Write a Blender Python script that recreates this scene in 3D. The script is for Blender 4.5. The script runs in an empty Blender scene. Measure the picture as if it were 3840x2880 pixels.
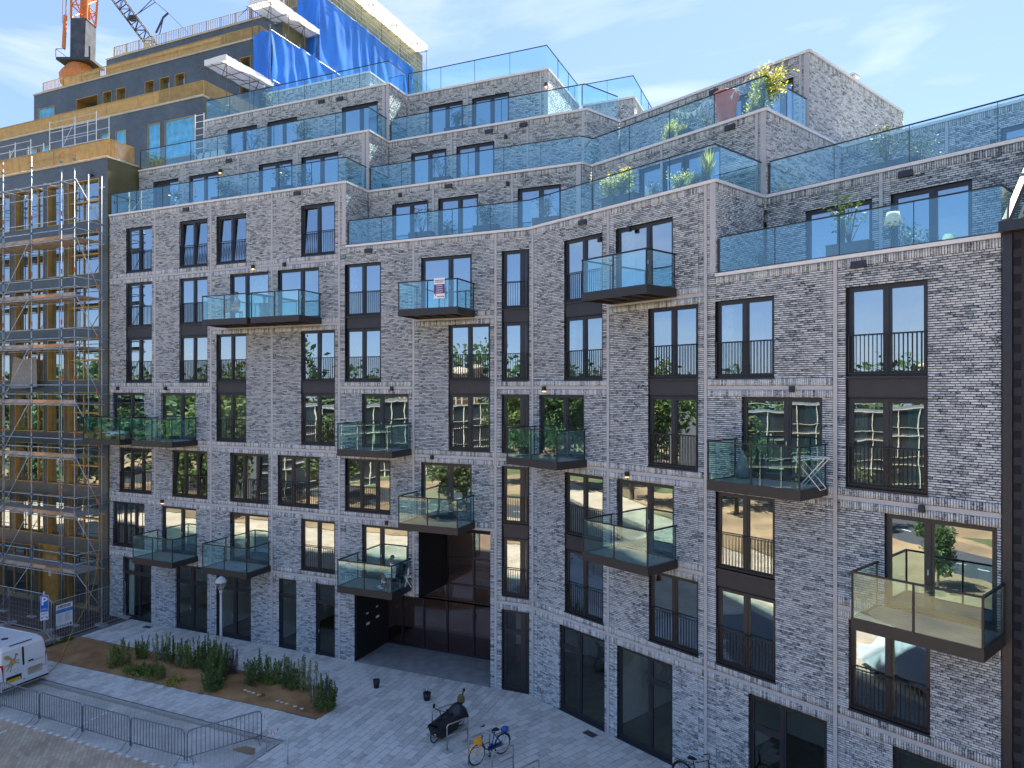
import bpy, math, random
import numpy as np
from mathutils import Vector, Matrix
random.seed(7); NR = np.random.default_rng(7)
sc = bpy.context.scene; col = sc.collection
# ---------------------------------------------------------------- camera, sky, sun, exposure
cam_d = bpy.data.cameras.new('camera'); cam = bpy.data.objects.new('camera', cam_d); col.objects.link(cam)
cam.location = (0, 0, 12.64); cam.rotation_euler = (math.radians(90), 0, 0)
cam_d.sensor_width = 36; cam_d.lens = 24.478; cam_d.shift_y = 0.00365
cam_d.clip_start = 0.1; cam_d.clip_end = 3000
sc.camera = cam
SUN_EL, SUN_AZ = math.radians(54), math.radians(30)        # azimuth clockwise from +Y: behind the building, a little to its far side
sun_dir = Vector((math.sin(SUN_AZ)*math.cos(SUN_EL), math.cos(SUN_AZ)*math.cos(SUN_EL), math.sin(SUN_EL)))
world = bpy.data.worlds.new('World'); sc.world = world; world.use_nodes = True
wn, wl = world.node_tree.nodes, world.node_tree.links
wn.clear()
w_out = wn.new('ShaderNodeOutputWorld'); w_bg = wn.new('ShaderNodeBackground')
w_sky = wn.new('ShaderNodeTexSky'); w_sky.sky_type = 'NISHITA'; w_sky.sun_disc = False
w_sky.sun_elevation = SUN_EL; w_sky.sun_rotation = SUN_AZ; w_sky.air_density = 0.85; w_sky.dust_density = 0.25; w_sky.ozone_density = 2.2
w_tc = wn.new('ShaderNodeTexCoord'); w_map = wn.new('ShaderNodeMapping'); w_map.inputs['Scale'].default_value = (1.3, 1.3, 6.5)
w_map.inputs['Rotation'].default_value = (0.10, 0.22, 0.4)
w_noise = wn.new('ShaderNodeTexNoise'); w_noise.inputs['Scale'].default_value = 1.6; w_noise.inputs['Detail'].default_value = 6; w_noise.inputs['Roughness'].default_value = 0.55
w_noise.inputs['Distortion'].default_value = 0.4
w_ramp = wn.new('ShaderNodeValToRGB'); w_ramp.color_ramp.elements[0].position = 0.53; w_ramp.color_ramp.elements[1].position = 0.80
w_ramp.color_ramp.elements[1].color = (0.62, 0.62, 0.62, 1)
w_mix = wn.new('ShaderNodeMixRGB'); w_mix.inputs['Color2'].default_value = (4.0, 4.1, 4.3, 1)
w_tint = wn.new('ShaderNodeMixRGB'); w_tint.blend_type = 'MULTIPLY'; w_tint.inputs['Fac'].default_value = 1; w_tint.inputs['Color2'].default_value = (1.0, 0.935, 1.02, 1)
wl.new(w_tc.outputs['Generated'], w_map.inputs['Vector']); wl.new(w_map.outputs['Vector'], w_noise.inputs['Vector'])
wl.new(w_noise.outputs['Fac'], w_ramp.inputs['Fac']); wl.new(w_ramp.outputs['Color'], w_mix.inputs['Fac'])
wl.new(w_sky.outputs['Color'], w_tint.inputs['Color1']); 
w_even = wn.new('ShaderNodeMixRGB'); w_even.inputs['Fac'].default_value = 0.62; w_even.inputs['Color2'].default_value = (1.02, 1.62, 2.85, 1)   # thin even veil over the whole dome
wl.new(w_tint.outputs['Color'], w_even.inputs['Color1']); wl.new(w_even.outputs['Color'], w_mix.inputs['Color1']); wl.new(w_mix.outputs['Color'], w_bg.inputs['Color'])
w_bg.inputs['Strength'].default_value = 0.075
wl.new(w_bg.outputs['Background'], w_out.inputs['Surface'])
sun_l = bpy.data.lights.new('sun', 'SUN'); sun_l.energy = 5.0; sun_l.angle = math.radians(0.5); sun_l.color = (1.0, 0.93, 0.82)
sun = bpy.data.objects.new('sun', sun_l); col.objects.link(sun); sun.rotation_euler = sun_dir.to_track_quat('Z', 'Y').to_euler()
sun.location = sun_dir*60
vs = sc.view_settings; vs.view_transform = 'Standard'; vs.look = 'None'; vs.gamma = 1.0; vs.use_curve_mapping = False; vs.exposure = 2.25
sc.render.engine = 'CYCLES'
cy = sc.cycles; cy.max_bounces = 7; cy.diffuse_bounces = 3; cy.glossy_bounces = 4; cy.transmission_bounces = 4; cy.transparent_max_bounces = 16
cy.use_denoising = True; cy.caustics_reflective = False; cy.caustics_refractive = False; cy.sample_clamp_indirect = 6.0

# ---------------------------------------------------------------- helpers
class MB:
    """collects simple solids, then becomes one mesh"""
    def __init__(s): s.v = []; s.f = []
    def add(s, vs_, fs):
        n = len(s.v); s.v.extend([tuple(p) for p in vs_]); s.f.extend([tuple(i+n for i in f) for f in fs]); return s
    def box(s, x0, x1, y0, y1, z0, z1):
        return s.add([(x0,y0,z0),(x1,y0,z0),(x1,y1,z0),(x0,y1,z0),(x0,y0,z1),(x1,y0,z1),(x1,y1,z1),(x0,y1,z1)],
                     [(0,3,2,1),(4,5,6,7),(0,1,5,4),(1,2,6,5),(2,3,7,6),(3,0,4,7)])
    def quad(s, a, b, c, d): return s.add([a,b,c,d], [(0,1,2,3)])
    def poly(s, pts): return s.add(pts, [tuple(range(len(pts)))])
    def prism(s, pts, z0, z1):
        n = len(pts); area = sum(pts[i][0]*pts[(i+1)%n][1]-pts[(i+1)%n][0]*pts[i][1] for i in range(n))
        if area < 0: pts = pts[::-1]
        v = [(p[0],p[1],z0) for p in pts]+[(p[0],p[1],z1) for p in pts]
        return s.add(v, [tuple(range(n-1,-1,-1)), tuple(range(n,2*n))]+[(i,(i+1)%n,(i+1)%n+n,i+n) for i in range(n)])
    def extrude(s, outline, axis_y0, axis_y1):
        """outline in x,z pushed along y"""
        n = len(outline)
        v = [(p[0],axis_y0,p[1]) for p in outline]+[(p[0],axis_y1,p[1]) for p in outline]
        return s.add(v, [tuple(range(n)), tuple(range(2*n-1,n-1,-1))]+[(i+n,(i+1)%n+n,(i+1)%n,i) for i in range(n)])
    def tube(s, pts, r, n=6, r2=None, closed=False):
        pts = [Vector(p) for p in pts]; m = len(pts); rings = []
        for i, p in enumerate(pts):
            a = pts[i-1] if (i > 0 or closed) else p; b = pts[(i+1) % m] if (i < m-1 or closed) else p
            d = (b-a); d = d.normalized() if d.length > 1e-9 else Vector((0,0,1))
            u = d.cross(Vector((0,0,1))); u = u.normalized() if u.length > 1e-3 else Vector((1,0,0)); w = d.cross(u).normalized()
            rr = r if r2 is None else r+(r2-r)*i/(m-1)
            rings.append([p+(u*math.cos(2*math.pi*k/n)+w*math.sin(2*math.pi*k/n))*rr for k in range(n)])
        vs_ = [q for ring in rings for q in ring]; fs = []
        for i in range(m if closed else m-1):
            j = (i+1) % m
            for k in range(n): fs.append((i*n+k, i*n+(k+1)%n, j*n+(k+1)%n, j*n+k))
        if not closed: fs += [tuple(range(n))[::-1], tuple(range((m-1)*n, m*n))]
        return s.add(vs_, fs)
    def lathe(s, prof, c=(0,0,0), n=14):
        vs_ = [(c[0]+r*math.cos(2*math.pi*k/n), c[1]+r*math.sin(2*math.pi*k/n), c[2]+z) for r, z in prof for k in range(n)]
        m = len(prof); fs = [(i*n+k, i*n+(k+1)%n, (i+1)*n+(k+1)%n, (i+1)*n+k) for i in range(m-1) for k in range(n)]
        return s.add(vs_, fs+[tuple(range(n))[::-1], tuple(range((m-1)*n, m*n))])
    def ball(s, c, r, n=8, m=6):
        r = (r,r,r) if not isinstance(r, tuple) else r; vs_ = []
        for i in range(m+1):
            t = math.pi*i/m
            for k in range(n): a = 2*math.pi*k/n; vs_.append((c[0]+r[0]*math.sin(t)*math.cos(a), c[1]+r[1]*math.sin(t)*math.sin(a), c[2]+r[2]*math.cos(t)))
        return s.add(vs_, [((i+1)*n+k, (i+1)*n+(k+1)%n, i*n+(k+1)%n, i*n+k) for i in range(m) for k in range(n)])
    def move(s, M): s.v = [tuple(M @ Vector(p)) for p in s.v]; return s
    def mesh(s, name, mat, smooth=False):
        me = bpy.data.meshes.new(name); me.from_pydata(s.v, [], s.f); me.materials.append(mat)
        if smooth: me.polygons.foreach_set('use_smooth', [True]*len(me.polygons))
        me.update(); return me

def np_mesh(name, V, F, mat):
    """mesh from numpy arrays of vertices and quads"""
    me = bpy.data.meshes.new(name); me.vertices.add(len(V)); me.vertices.foreach_set('co', V.astype(np.float32).ravel())
    k = F.shape[1]; me.loops.add(F.size); me.loops.foreach_set('vertex_index', F.astype(np.int32).ravel())
    me.polygons.add(len(F)); me.polygons.foreach_set('loop_start', np.arange(0, F.size, k, dtype=np.int32))
    me.materials.append(mat); me.update(); return me

def ob(name, mesh, parent=None, loc=(0,0,0), rz=0.0, rot=None, kind=None, label=None, cat=None, group=None, scale=None):
    o = bpy.data.objects.new(name, mesh); col.objects.link(o)
    if parent is not None: o.parent = parent
    o.location = loc; o.rotation_euler = rot if rot is not None else (0,0,rz)
    if scale: o.scale = scale
    if kind: o['kind'] = kind
    if label: o['label'] = label
    if cat: o['category'] = cat
    if group: o['group'] = group
    return o
def thing(name, label, cat, loc=(0,0,0), rz=0.0, group=None): return ob(name, None, None, loc, rz, label=label, cat=cat, group=group)
def copy_tree(o, parent=None):
    c = o.copy(); col.objects.link(c)
    if parent is not None: c.parent = parent
    for ch in list(o.children): copy_tree(ch, c)
    return c
class Fr:
    """a facade's own axes: x along it to the right, y into the building, z up"""
    def __init__(s, o, ang): s.o = Vector((o[0], o[1], 0)); s.a = ang; s.c = math.cos(ang); s.s = math.sin(ang)
    def w(s, x, y, z=0.0): return Vector((s.o.x+s.c*x-s.s*y, s.o.y+s.s*x+s.c*y, z))
    def n(s, P): return np.stack([s.o.x+s.c*P[:,0]-s.s*P[:,1], s.o.y+s.s*P[:,0]+s.c*P[:,1], P[:,2]], 1)
    def sub(s, x, y, da): q = s.w(x, y); return Fr((q.x, q.y), s.a+da)

# ---------------------------------------------------------------- materials
def M(name, colr, rough=0.6, metal=0.0, var=0.15, scale=6.0, bump=0.0, bscale=40.0, spec=0.5, coat=0.0, trans=0.0, stretch=None):
    m = bpy.data.materials.new(name); m.use_nodes = True; n, l = m.node_tree.nodes, m.node_tree.links
    b = n['Principled BSDF']; b.inputs['Roughness'].default_value = rough; b.inputs['Metallic'].default_value = metal
    b.inputs['Specular IOR Level'].default_value = spec
    if coat: b.inputs['Coat Weight'].default_value = coat
    tc = n.new('ShaderNodeTexCoord'); no = n.new('ShaderNodeTexNoise'); no.inputs['Scale'].default_value = scale; no.inputs['Detail'].default_value = 5
    vec = tc.outputs['Object']
    if stretch:
        mp = n.new('ShaderNodeMapping'); mp.inputs['Scale'].default_value = stretch; l.new(vec, mp.inputs['Vector']); vec = mp.outputs['Vector']
    l.new(vec, no.inputs['Vector'])
    mr = n.new('ShaderNodeMapRange'); mr.inputs['From Min'].default_value = 0.3; mr.inputs['From Max'].default_value = 0.7
    mr.inputs['To Min'].default_value = 1-var; mr.inputs['To Max'].default_value = 1+var; l.new(no.outputs['Fac'], mr.inputs['Value'])
    mx = n.new('ShaderNodeMixRGB'); mx.blend_type = 'MULTIPLY'; mx.inputs['Fac'].default_value = 1; mx.inputs['Color1'].default_value = (*colr, 1)
    l.new(mr.outputs['Result'], mx.inputs['Color2']); l.new(mx.outputs['Color'], b.inputs['Base Color'])
    if bump:
        n2 = n.new('ShaderNodeTexNoise'); n2.inputs['Scale'].default_value = bscale; n2.inputs['Detail'].default_value = 4; l.new(vec, n2.inputs['Vector'])
        bu = n.new('ShaderNodeBump'); bu.inputs['Strength'].default_value = bump; bu.inputs['Distance'].default_value = 0.02
        l.new(n2.outputs['Fac'], bu.inputs['Height']); l.new(bu.outputs['Normal'], b.inputs['Normal'])
    if trans:
        t = n.new('ShaderNodeBsdfTranslucent'); l.new(mx.outputs['Color'], t.inputs['Color']); ms = n.new('ShaderNodeMixShader'); ms.inputs['Fac'].default_value = trans
        l.new(b.outputs['BSDF'], ms.inputs[1]); l.new(t.outputs['BSDF'], ms.inputs[2]); l.new(ms.outputs['Shader'], n['Material Output'].inputs['Surface'])
    return m
def glass(name, base, tint, gl=(0.93,0.97,1.0), wave=0.0, ior=1.5):
    m = bpy.data.materials.new(name); m.use_nodes = True; n, l = m.node_tree.nodes, m.node_tree.links; n.remove(n['Principled BSDF'])
    lw = n.new('ShaderNodeLayerWeight'); lw.inputs['Blend'].default_value = 0.5; fr = n.new('ShaderNodeMath'); fr.operation = 'POWER'; fr.inputs[1].default_value = 4.5; l.new(lw.outputs['Facing'], fr.inputs[0])
    ma = n.new('ShaderNodeMath'); ma.operation = 'MULTIPLY_ADD'; ma.inputs[1].default_value = 1-base; ma.inputs[2].default_value = base; ma.use_clamp = True
    l.new(fr.outputs[0], ma.inputs[0])
    tr = n.new('ShaderNodeBsdfTransparent'); tr.inputs['Color'].default_value = (*tint, 1)
    g = n.new('ShaderNodeBsdfGlossy'); g.inputs['Roughness'].default_value = 0.0; g.inputs['Color'].default_value = (*gl, 1)
    if wave:
        tc = n.new('ShaderNodeTexCoord'); no = n.new('ShaderNodeTexNoise'); no.inputs['Scale'].default_value = 1.1; no.inputs['Detail'].default_value = 1.5
        oi = n.new('ShaderNodeObjectInfo'); ad = n.new('ShaderNodeVectorMath'); ad.operation = 'ADD'
        l.new(tc.outputs['Object'], ad.inputs[0]); l.new(oi.outputs['Location'], ad.inputs[1]); l.new(ad.outputs['Vector'], no.inputs['Vector'])
        bu = n.new('ShaderNodeBump'); bu.inputs['Strength'].default_value = wave; bu.inputs['Distance'].default_value = 0.05
        l.new(no.outputs['Fac'], bu.inputs['Height']); l.new(bu.outputs['Normal'], g.inputs['Normal'])
    ms = n.new('ShaderNodeMixShader'); l.new(ma.outputs['Value'], ms.inputs['Fac']); l.new(tr.outputs['BSDF'], ms.inputs[1]); l.new(g.outputs['BSDF'], ms.inputs[2])
    l.new(ms.outputs['Shader'], n['Material Output'].inputs['Surface']); return m
def glow(name, c, e):
    m = bpy.data.materials.new(name); m.use_nodes = True; b = m.node_tree.nodes['Principled BSDF']
    b.inputs['Base Color'].default_value = (*c,1); b.inputs['Emission Color'].default_value = (*c,1); b.inputs['Emission Strength'].default_value = e; return m
def brick_mat(name, stops, nscale=(7,7,22), rfac=0.5):
    m = bpy.data.materials.new(name); m.use_nodes = True; n, l = m.node_tree.nodes, m.node_tree.links; b = n['Principled BSDF']; b.inputs['Roughness'].default_value = 0.75
    b.inputs['Specular IOR Level'].default_value = 0.25
    ge = n.new('ShaderNodeNewGeometry'); oi = n.new('ShaderNodeObjectInfo')
    add = n.new('ShaderNodeMath'); add.operation = 'ADD'; l.new(ge.outputs['Random Per Island'], add.inputs[0]); l.new(oi.outputs['Random'], add.inputs[1])
    fr = n.new('ShaderNodeMath'); fr.operation = 'FRACT'; l.new(add.outputs[0], fr.inputs[0])
    mp = n.new('ShaderNodeMapping'); mp.inputs['Scale'].default_value = nscale; l.new(ge.outputs['Position'], mp.inputs['Vector'])
    no = n.new('ShaderNodeTexNoise'); no.inputs['Scale'].default_value = 1; no.inputs['Detail'].default_value = 5; no.inputs['Roughness'].default_value = 0.65; l.new(mp.outputs['Vector'], no.inputs['Vector'])
    big = n.new('ShaderNodeTexNoise'); big.inputs['Scale'].default_value = 1.0; big.inputs['Detail'].default_value = 4; mp2 = n.new('ShaderNodeMapping'); mp2.inputs['Scale'].default_value = (.9,.9,.28); l.new(ge.outputs['Position'], mp2.inputs['Vector']); l.new(mp2.outputs['Vector'], big.inputs['Vector'])
    m1 = n.new('ShaderNodeMath'); m1.operation = 'MULTIPLY_ADD'; m1.inputs[1].default_value = rfac; l.new(fr.outputs[0], m1.inputs[0]); l.new(no.outputs['Fac'], m1.inputs[2])
    m2 = n.new('ShaderNodeMath'); m2.operation = 'MULTIPLY_ADD'; m2.inputs[1].default_value = 0.13; l.new(big.outputs['Fac'], m2.inputs[0]); l.new(m1.outputs[0], m2.inputs[2])
    mr = n.new('ShaderNodeMapRange'); mr.inputs['From Min'].default_value = 0.40; mr.inputs['From Max'].default_value = 0.98; l.new(m2.outputs[0], mr.inputs['Value'])
    cr = n.new('ShaderNodeValToRGB'); e = cr.color_ramp.elements
    while len(e) < len(stops): e.new(0.5)
    for i, (p, c) in enumerate(stops): e[i].position = p; e[i].color = (*c, 1)
    l.new(mr.outputs['Result'], cr.inputs['Fac']); l.new(cr.outputs['Color'], b.inputs['Base Color'])
    bu = n.new('ShaderNodeBump'); bu.inputs['Strength'].default_value = 0.5; bu.inputs['Distance'].default_value = 0.01; l.new(no.outputs['Fac'], bu.inputs['Height']); l.new(bu.outputs['Normal'], b.inputs['Normal'])
    return m
def tile_mat(name, c1, c2, cm, bw, bh, rough=0.5, mortar=0.008, coords='Object', rot=(0,0,0), offset=0.5):
    m = bpy.data.materials.new(name); m.use_nodes = True; n, l = m.node_tree.nodes, m.node_tree.links; b = n['Principled BSDF']; b.inputs['Roughness'].default_value = rough
    tc = n.new('ShaderNodeTexCoord'); mp = n.new('ShaderNodeMapping'); mp.inputs['Rotation'].default_value = rot; l.new(tc.outputs[coords], mp.inputs['Vector'])
    br = n.new('ShaderNodeTexBrick'); br.inputs['Scale'].default_value = 1; br.inputs['Brick Width'].default_value = bw; br.inputs['Row Height'].default_value = bh
    br.inputs['Mortar Size'].default_value = mortar; br.inputs['Color1'].default_value = (*c1,1); br.inputs['Color2'].default_value = (*c2,1); br.inputs['Mortar'].default_value = (*cm,1); br.offset = offset
    l.new(mp.outputs['Vector'], br.inputs['Vector'])
    no = n.new('ShaderNodeTexNoise'); no.inputs['Scale'].default_value = 0.5; no.inputs['Detail'].default_value = 6; no.inputs['Roughness'].default_value = 0.7; l.new(tc.outputs[coords], no.inputs['Vector'])
    mr = n.new('ShaderNodeMapRange'); mr.inputs['From Min'].default_value = 0.3; mr.inputs['From Max'].default_value = 0.7; mr.inputs['To Min'].default_value = 0.72; mr.inputs['To Max'].default_value = 1.28; l.new(no.outputs['Fac'], mr.inputs['Value'])
    mx = n.new('ShaderNodeMixRGB'); mx.blend_type = 'MULTIPLY'; mx.inputs['Fac'].default_value = 1; l.new(br.outputs['Color'], mx.inputs['Color1']); l.new(mr.outputs['Result'], mx.inputs['Color2'])
    l.new(mx.outputs['Color'], b.inputs['Base Color'])
    bu = n.new('ShaderNodeBump'); bu.inputs['Strength'].default_value = 0.4; bu.inputs['Distance'].default_value = 0.006; bu.invert = True; l.new(br.outputs['Fac'], bu.inputs['Height']); l.new(bu.outputs['Normal'], b.inputs['Normal'])
    return m
def ground_mat(name, stops, scale, rough=0.9, bump=0.6):
    m = M(name, (1,1,1), rough, bump=bump, bscale=scale*8); n, l = m.node_tree.nodes, m.node_tree.links
    no = n.new('ShaderNodeTexNoise'); no.inputs['Scale'].default_value = scale; no.inputs['Detail'].default_value = 8; no.inputs['Roughness'].default_value = 0.65
    tc = n['Texture Coordinate']; l.new(tc.outputs['Object'], no.inputs['Vector'])
    cr = n.new('ShaderNodeValToRGB'); e = cr.color_ramp.elements
    while len(e) < len(stops): e.new(0.5)
    for i, (p, c) in enumerate(stops): e[i].position = p; e[i].color = (*c, 1)
    l.new(no.outputs['Fac'], cr.inputs['Fac']); l.new(cr.outputs['Color'], n['Principled BSDF'].inputs['Base Color']); return m

m_brick = brick_mat('waal brick', [(0.0,(.032,.042,.060)),(.18,(.10,.122,.15)),(.34,(.32,.36,.385)),(.60,(.52,.56,.58)),(1.0,(.70,.73,.74))], nscale=(12,12,28), rfac=.40)
m_mortar = M('dark mortar', (.012,.014,.021), .95)
m_strip = M('grey concrete strip', (.46,.46,.47), .7, var=.06)
m_cap = M('pale coping', (.72,.71,.69), .5, var=.05)
m_frame = M('anthracite aluminium', (.022,.024,.032), .4, var=.1)
m_panel = M('anthracite panel', (.030,.029,.034), .5, var=.1, scale=2)
m_rail = M('black powder coat', (.014,.014,.017), .45, var=.1)
m_slab = M('dark balcony steel', (.026,.024,.025), .5, var=.12, scale=2)
m_deck = M('grey decking', (.25,.24,.22), .75, var=.25, scale=3, stretch=(1,9,1), bump=.3)
m_pane = glass('window glass', .42, (.50,.60,.60), gl=(.74,.90,1.0), wave=.03)
m_pane_low = glass('shopfront glass', .09, (.74,.84,.82), wave=.02)
m_bal = glass('balustrade glass', .095, (.84,.96,.97), gl=(.72,.95,1.0))
m_balc = glass('balcony glass', .085, (.86,.965,.965), gl=(.74,.95,1.0))
m_room = M('interior plaster', (.70,.69,.66), .9, var=.04)
m_floor = M('interior floor', (.20,.15,.11), .6, var=.15)
m_roof = M('terrace floor', (.20,.20,.20), .9, var=.15, scale=1.5)
m_white = M('white paint', (.78,.78,.76), .5, var=.05)
m_barrier = M('barrier zinc', (.17,.19,.22), .5, metal=.3, var=.2)
m_steel = M('galvanised steel', (.46,.48,.50), .5, metal=.3, var=.2, scale=9)
m_black = M('matt black', (.010,.010,.011), .6, var=.1)
m_lampglow = glow('warm lamp', (1.0,.55,.18), 1.2)
m_leaf = M('leaf green', (.060,.115,.035), .6, var=.5, scale=3, trans=.25)
m_leaf2 = M('leaf olive', (.085,.110,.035), .6, var=.5, scale=3, trans=.25)
m_leafy = M('leaf sunlit yellow green', (.34,.35,.06), .55, var=.5, scale=4, trans=.5)  # strong sunlight's yellow is put into this leaf colour
m_wood = M('bark brown', (.10,.07,.045), .9, var=.3)
m_pot = M('anthracite planter', (.055,.058,.064), .6, var=.1)
m_gold = M('gold anodised metal', (.50,.31,.095), .42, metal=.4, var=.16, scale=3)
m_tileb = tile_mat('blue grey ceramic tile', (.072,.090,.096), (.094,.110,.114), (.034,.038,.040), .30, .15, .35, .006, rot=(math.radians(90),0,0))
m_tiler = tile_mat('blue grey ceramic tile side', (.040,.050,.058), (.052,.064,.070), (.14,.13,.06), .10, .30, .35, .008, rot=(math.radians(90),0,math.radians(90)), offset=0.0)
m_film = M('blue protective film', (.12,.42,.62), .25, var=.3, scale=2)
m_tarp = M('blue tarpaulin', (.03,.20,.74), .38, var=.25, scale=1.2, bump=.9, bscale=2.2, trans=.12, stretch=(1,1,.35))
m_canopy = M('white canopy sheet', (.80,.78,.74), .55, var=.08, scale=1, trans=.45)
m_board = M('scaffold board', (.36,.31,.265), .85, var=.3, scale=4, stretch=(1,6,1))
m_orange = M('crane orange paint', (.62,.20,.035), .5, var=.2)
m_dark = M('dark steel', (.05,.055,.065), .85, var=.2)
def emptym(o): return o
# ---------------------------------------------------------------- the brick apartment building
CX_, CY_ = 0.70, 28.69
AA, AB = math.atan2(-0.39790679, 0.91742585), math.atan2(-0.75753364, 0.65279613)
FA, FB = Fr((CX_,CY_), AA), Fr((CX_,CY_), AB)
apt = thing('apartment_building', 'terraced apartment block of whitish grey brick with dark window frames and glass balconies', 'apartment building', (CX_,CY_,0))
AO = Vector((CX_,CY_,0))
def lv(n): return 3.62+3.0*(n-1)          # floor level n
ROW0, ROW = -2.075, 0.0625                # courses: 48 to a storey
bricks = []                               # (frame, x0, x1, z0, z1)
def sub_iv(ivs, a, b):
    out = []
    for p, q in ivs:
        if b <= p or a >= q: out.append((p,q)); continue
        if a-p > 0.03: out.append((p,a))
        if q-b > 0.03: out.append((b,q))
    return out
def place(name, mesh, fr, x, y, z, parent=None, rzx=0.0, **k):
    """a part of the building at a facade position; parent None means the building itself"""
    return ob(name, mesh, apt if parent is None else parent, fr.w(x,y,z)-AO if parent is None else (x,y,z), (fr.a if parent is None else 0)+rzx, **k)
wall_mb, strip_mb, cap_mb = MB(), MB(), MB()
def wbox(mb, fr, x0,x1,y0,y1,z0,z1):
    p = [fr.w(x,y,z)-AO for z in (z0,z1) for x,y in ((x0,y0),(x1,y0),(x1,y1),(x0,y1))]
    mb.add(p, [(0,3,2,1),(4,5,6,7),(0,1,5,4),(1,2,6,5),(2,3,7,6),(3,0,4,7)])
def wquad(mb, fr, pts): mb.add([fr.w(*p)-AO for p in pts], [(0,1,2,3)])
def wall(fr, x0, x1, z0, ztop, strips=(), openings=(), bands=(), soldier_top=True, quoins=(), capx=(0.0,0.0), depth=0.20, room=True, cap=True):
    """brick wall with recessed dark joints; ztop is the coping's top (coping .10, soldier course below it)"""
    zb = ztop-0.10
    ops = [o for o in openings]
    # joint plane with reveals
    xs = sorted({x0,x1,*[max(x0,min(x1,v)) for o in ops for v in o[:2]]}); zs = sorted({z0,zb,*[max(z0,min(zb,v)) for o in ops for v in o[2:]]})
    for i in range(len(xs)-1):
        for j in range(len(zs)-1):
            cx, cz = (xs[i]+xs[i+1])/2, (zs[j]+zs[j+1])/2
            if any(o[0] < cx < o[1] and o[2] < cz < o[3] for o in ops): continue
            wquad(wall_mb, fr, [(xs[i],.028,zs[j]),(xs[i+1],.028,zs[j]),(xs[i+1],.028,zs[j+1]),(xs[i],.028,zs[j+1])])
    for a,b,c,d in ops:
        a, b, c, d = max(a,x0), min(b,x1), max(c,z0), min(d,zb)
        wquad(wall_mb, fr, [(a,.012,c),(a,.012,d),(a,depth,d),(a,depth,c)]); wquad(wall_mb, fr, [(b,.012,c),(b,depth,c),(b,depth,d),(b,.012,d)])
        wquad(wall_mb, fr, [(a,.012,d),(b,.012,d),(b,depth,d),(a,depth,d)]); wquad(wall_mb, fr, [(a,.012,c),(a,depth,c),(b,depth,c),(b,.012,c)])
    if cap: wbox(cap_mb, fr, x0+capx[0]-.0, x1+capx[1], -.05, .34, zb, ztop)
    for s in strips:
        lo = z0
        for o in ops:
            if o[0] < s < o[1] and o[2] <= lo+.01: lo = o[3]
        wbox(strip_mb, fr, s-.055, s+.055, -.004, .02, lo, zb-.005)
    for q0, q1, qz in quoins: wbox(strip_mb, fr, q0, q1, -.006, .05, qz, zb-.004)
    # soldier courses and pale bands
    holes = list(ops)+[(s-.067,s+.067,-1,99) for s in strips]+[(q0-.012,q1+.012,qz,99) for q0,q1,qz in quoins]
    sold = []
    if soldier_top: sold.append((x0, x1, zb-.222, zb-.012))
    for xa, xb, L in bands:
        z = lv(L); sold += [(xa,xb,z-.255,z-.05),(xa,xb,z+.09,z+.295)]
        ivs = [(xa,xb)]
        for o in holes:
            if o[2] < z < o[3]: ivs = sub_iv(ivs, o[0]-.0, o[1]+.0)
        for p, q in ivs:
            k = max(1, round((q-p)/.9))
            for i in range(k): wbox(strip_mb, fr, p+(q-p)*i/k+.002, p+(q-p)*(i+1)/k-.002, -.003, .02, z-.04, z+.08)
    for xa, xb, za, zc in sold:
        ivs = [(xa,xb)]
        for o in holes:
            if o[2] < zc-.01 and o[3] > za+.01: ivs = sub_iv(ivs, o[0], o[1])
        for p, q in ivs:
            k = max(1, round((q-p)/.0625)); w = (q-p)/k
            for i in range(k): bricks.append((fr, p+w*i+.010, p+w*(i+1)-.010, za+random.uniform(-.004,.004), zc+random.uniform(-.004,.004)))
    # running courses
    edges = sorted([x0]+[s for s in strips if x0 < s < x1]+[x1])
    cols = []
    for i in range(len(edges)-1):
        a = edges[i]+(.067 if i > 0 else .005); b = edges[i+1]-(.067 if i < len(edges)-2 else .005)
        e1 = .215 if i > 0 else 0; e2 = .215 if i < len(edges)-2 else 0
        if b-a < e1+e2+.15: cols.append((a,b,'stack')); continue
        if e1: cols.append((a,a+e1-.006,'stack'))
        if e2: cols.append((b-e2+.006,b,'stack'))
        cols.append((a+e1,b-e2,'run'))
    sold_z = [(xa,xb,za-.012,zc+.012) for xa,xb,za,zc in sold]+[(xa,xb,lv(L)-.26,lv(L)+.30) for xa,xb,L in bands]
    k0 = math.ceil((z0-ROW0)/ROW-0.3); k1 = int((zb-ROW0)/ROW)
    for k in range(k0, k1+1):
        za = ROW0+k*ROW+.009; zc = za+.0415
        if zc > zb-.005: break
        hs = [o for o in holes if o[2] < zc-.012 and o[3] > za+.012]+[o for o in sold_z if o[2] < zc-.008 and o[3] > za+.008]
        for a, b, typ in cols:
            ivs = [(a,b)]
            for o in hs: ivs = sub_iv(ivs, o[0], o[1])
            for p, q in ivs:
                if typ == 'stack': bricks.append((fr, p, q-.003, za, zc)); continue
                x = a+((k*0.11+ (0.055 if k%4 > 1 else 0)) % .22)-.22; st = p
                while x < q-.001:
                    v = min(x+.203,q)
                    if q-(x+.22) < .05: v = q
                    if v-st > .05: bricks.append((fr, st, v, za, zc)); st = x+.22
                    if v == q: break
                    x += .22

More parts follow.
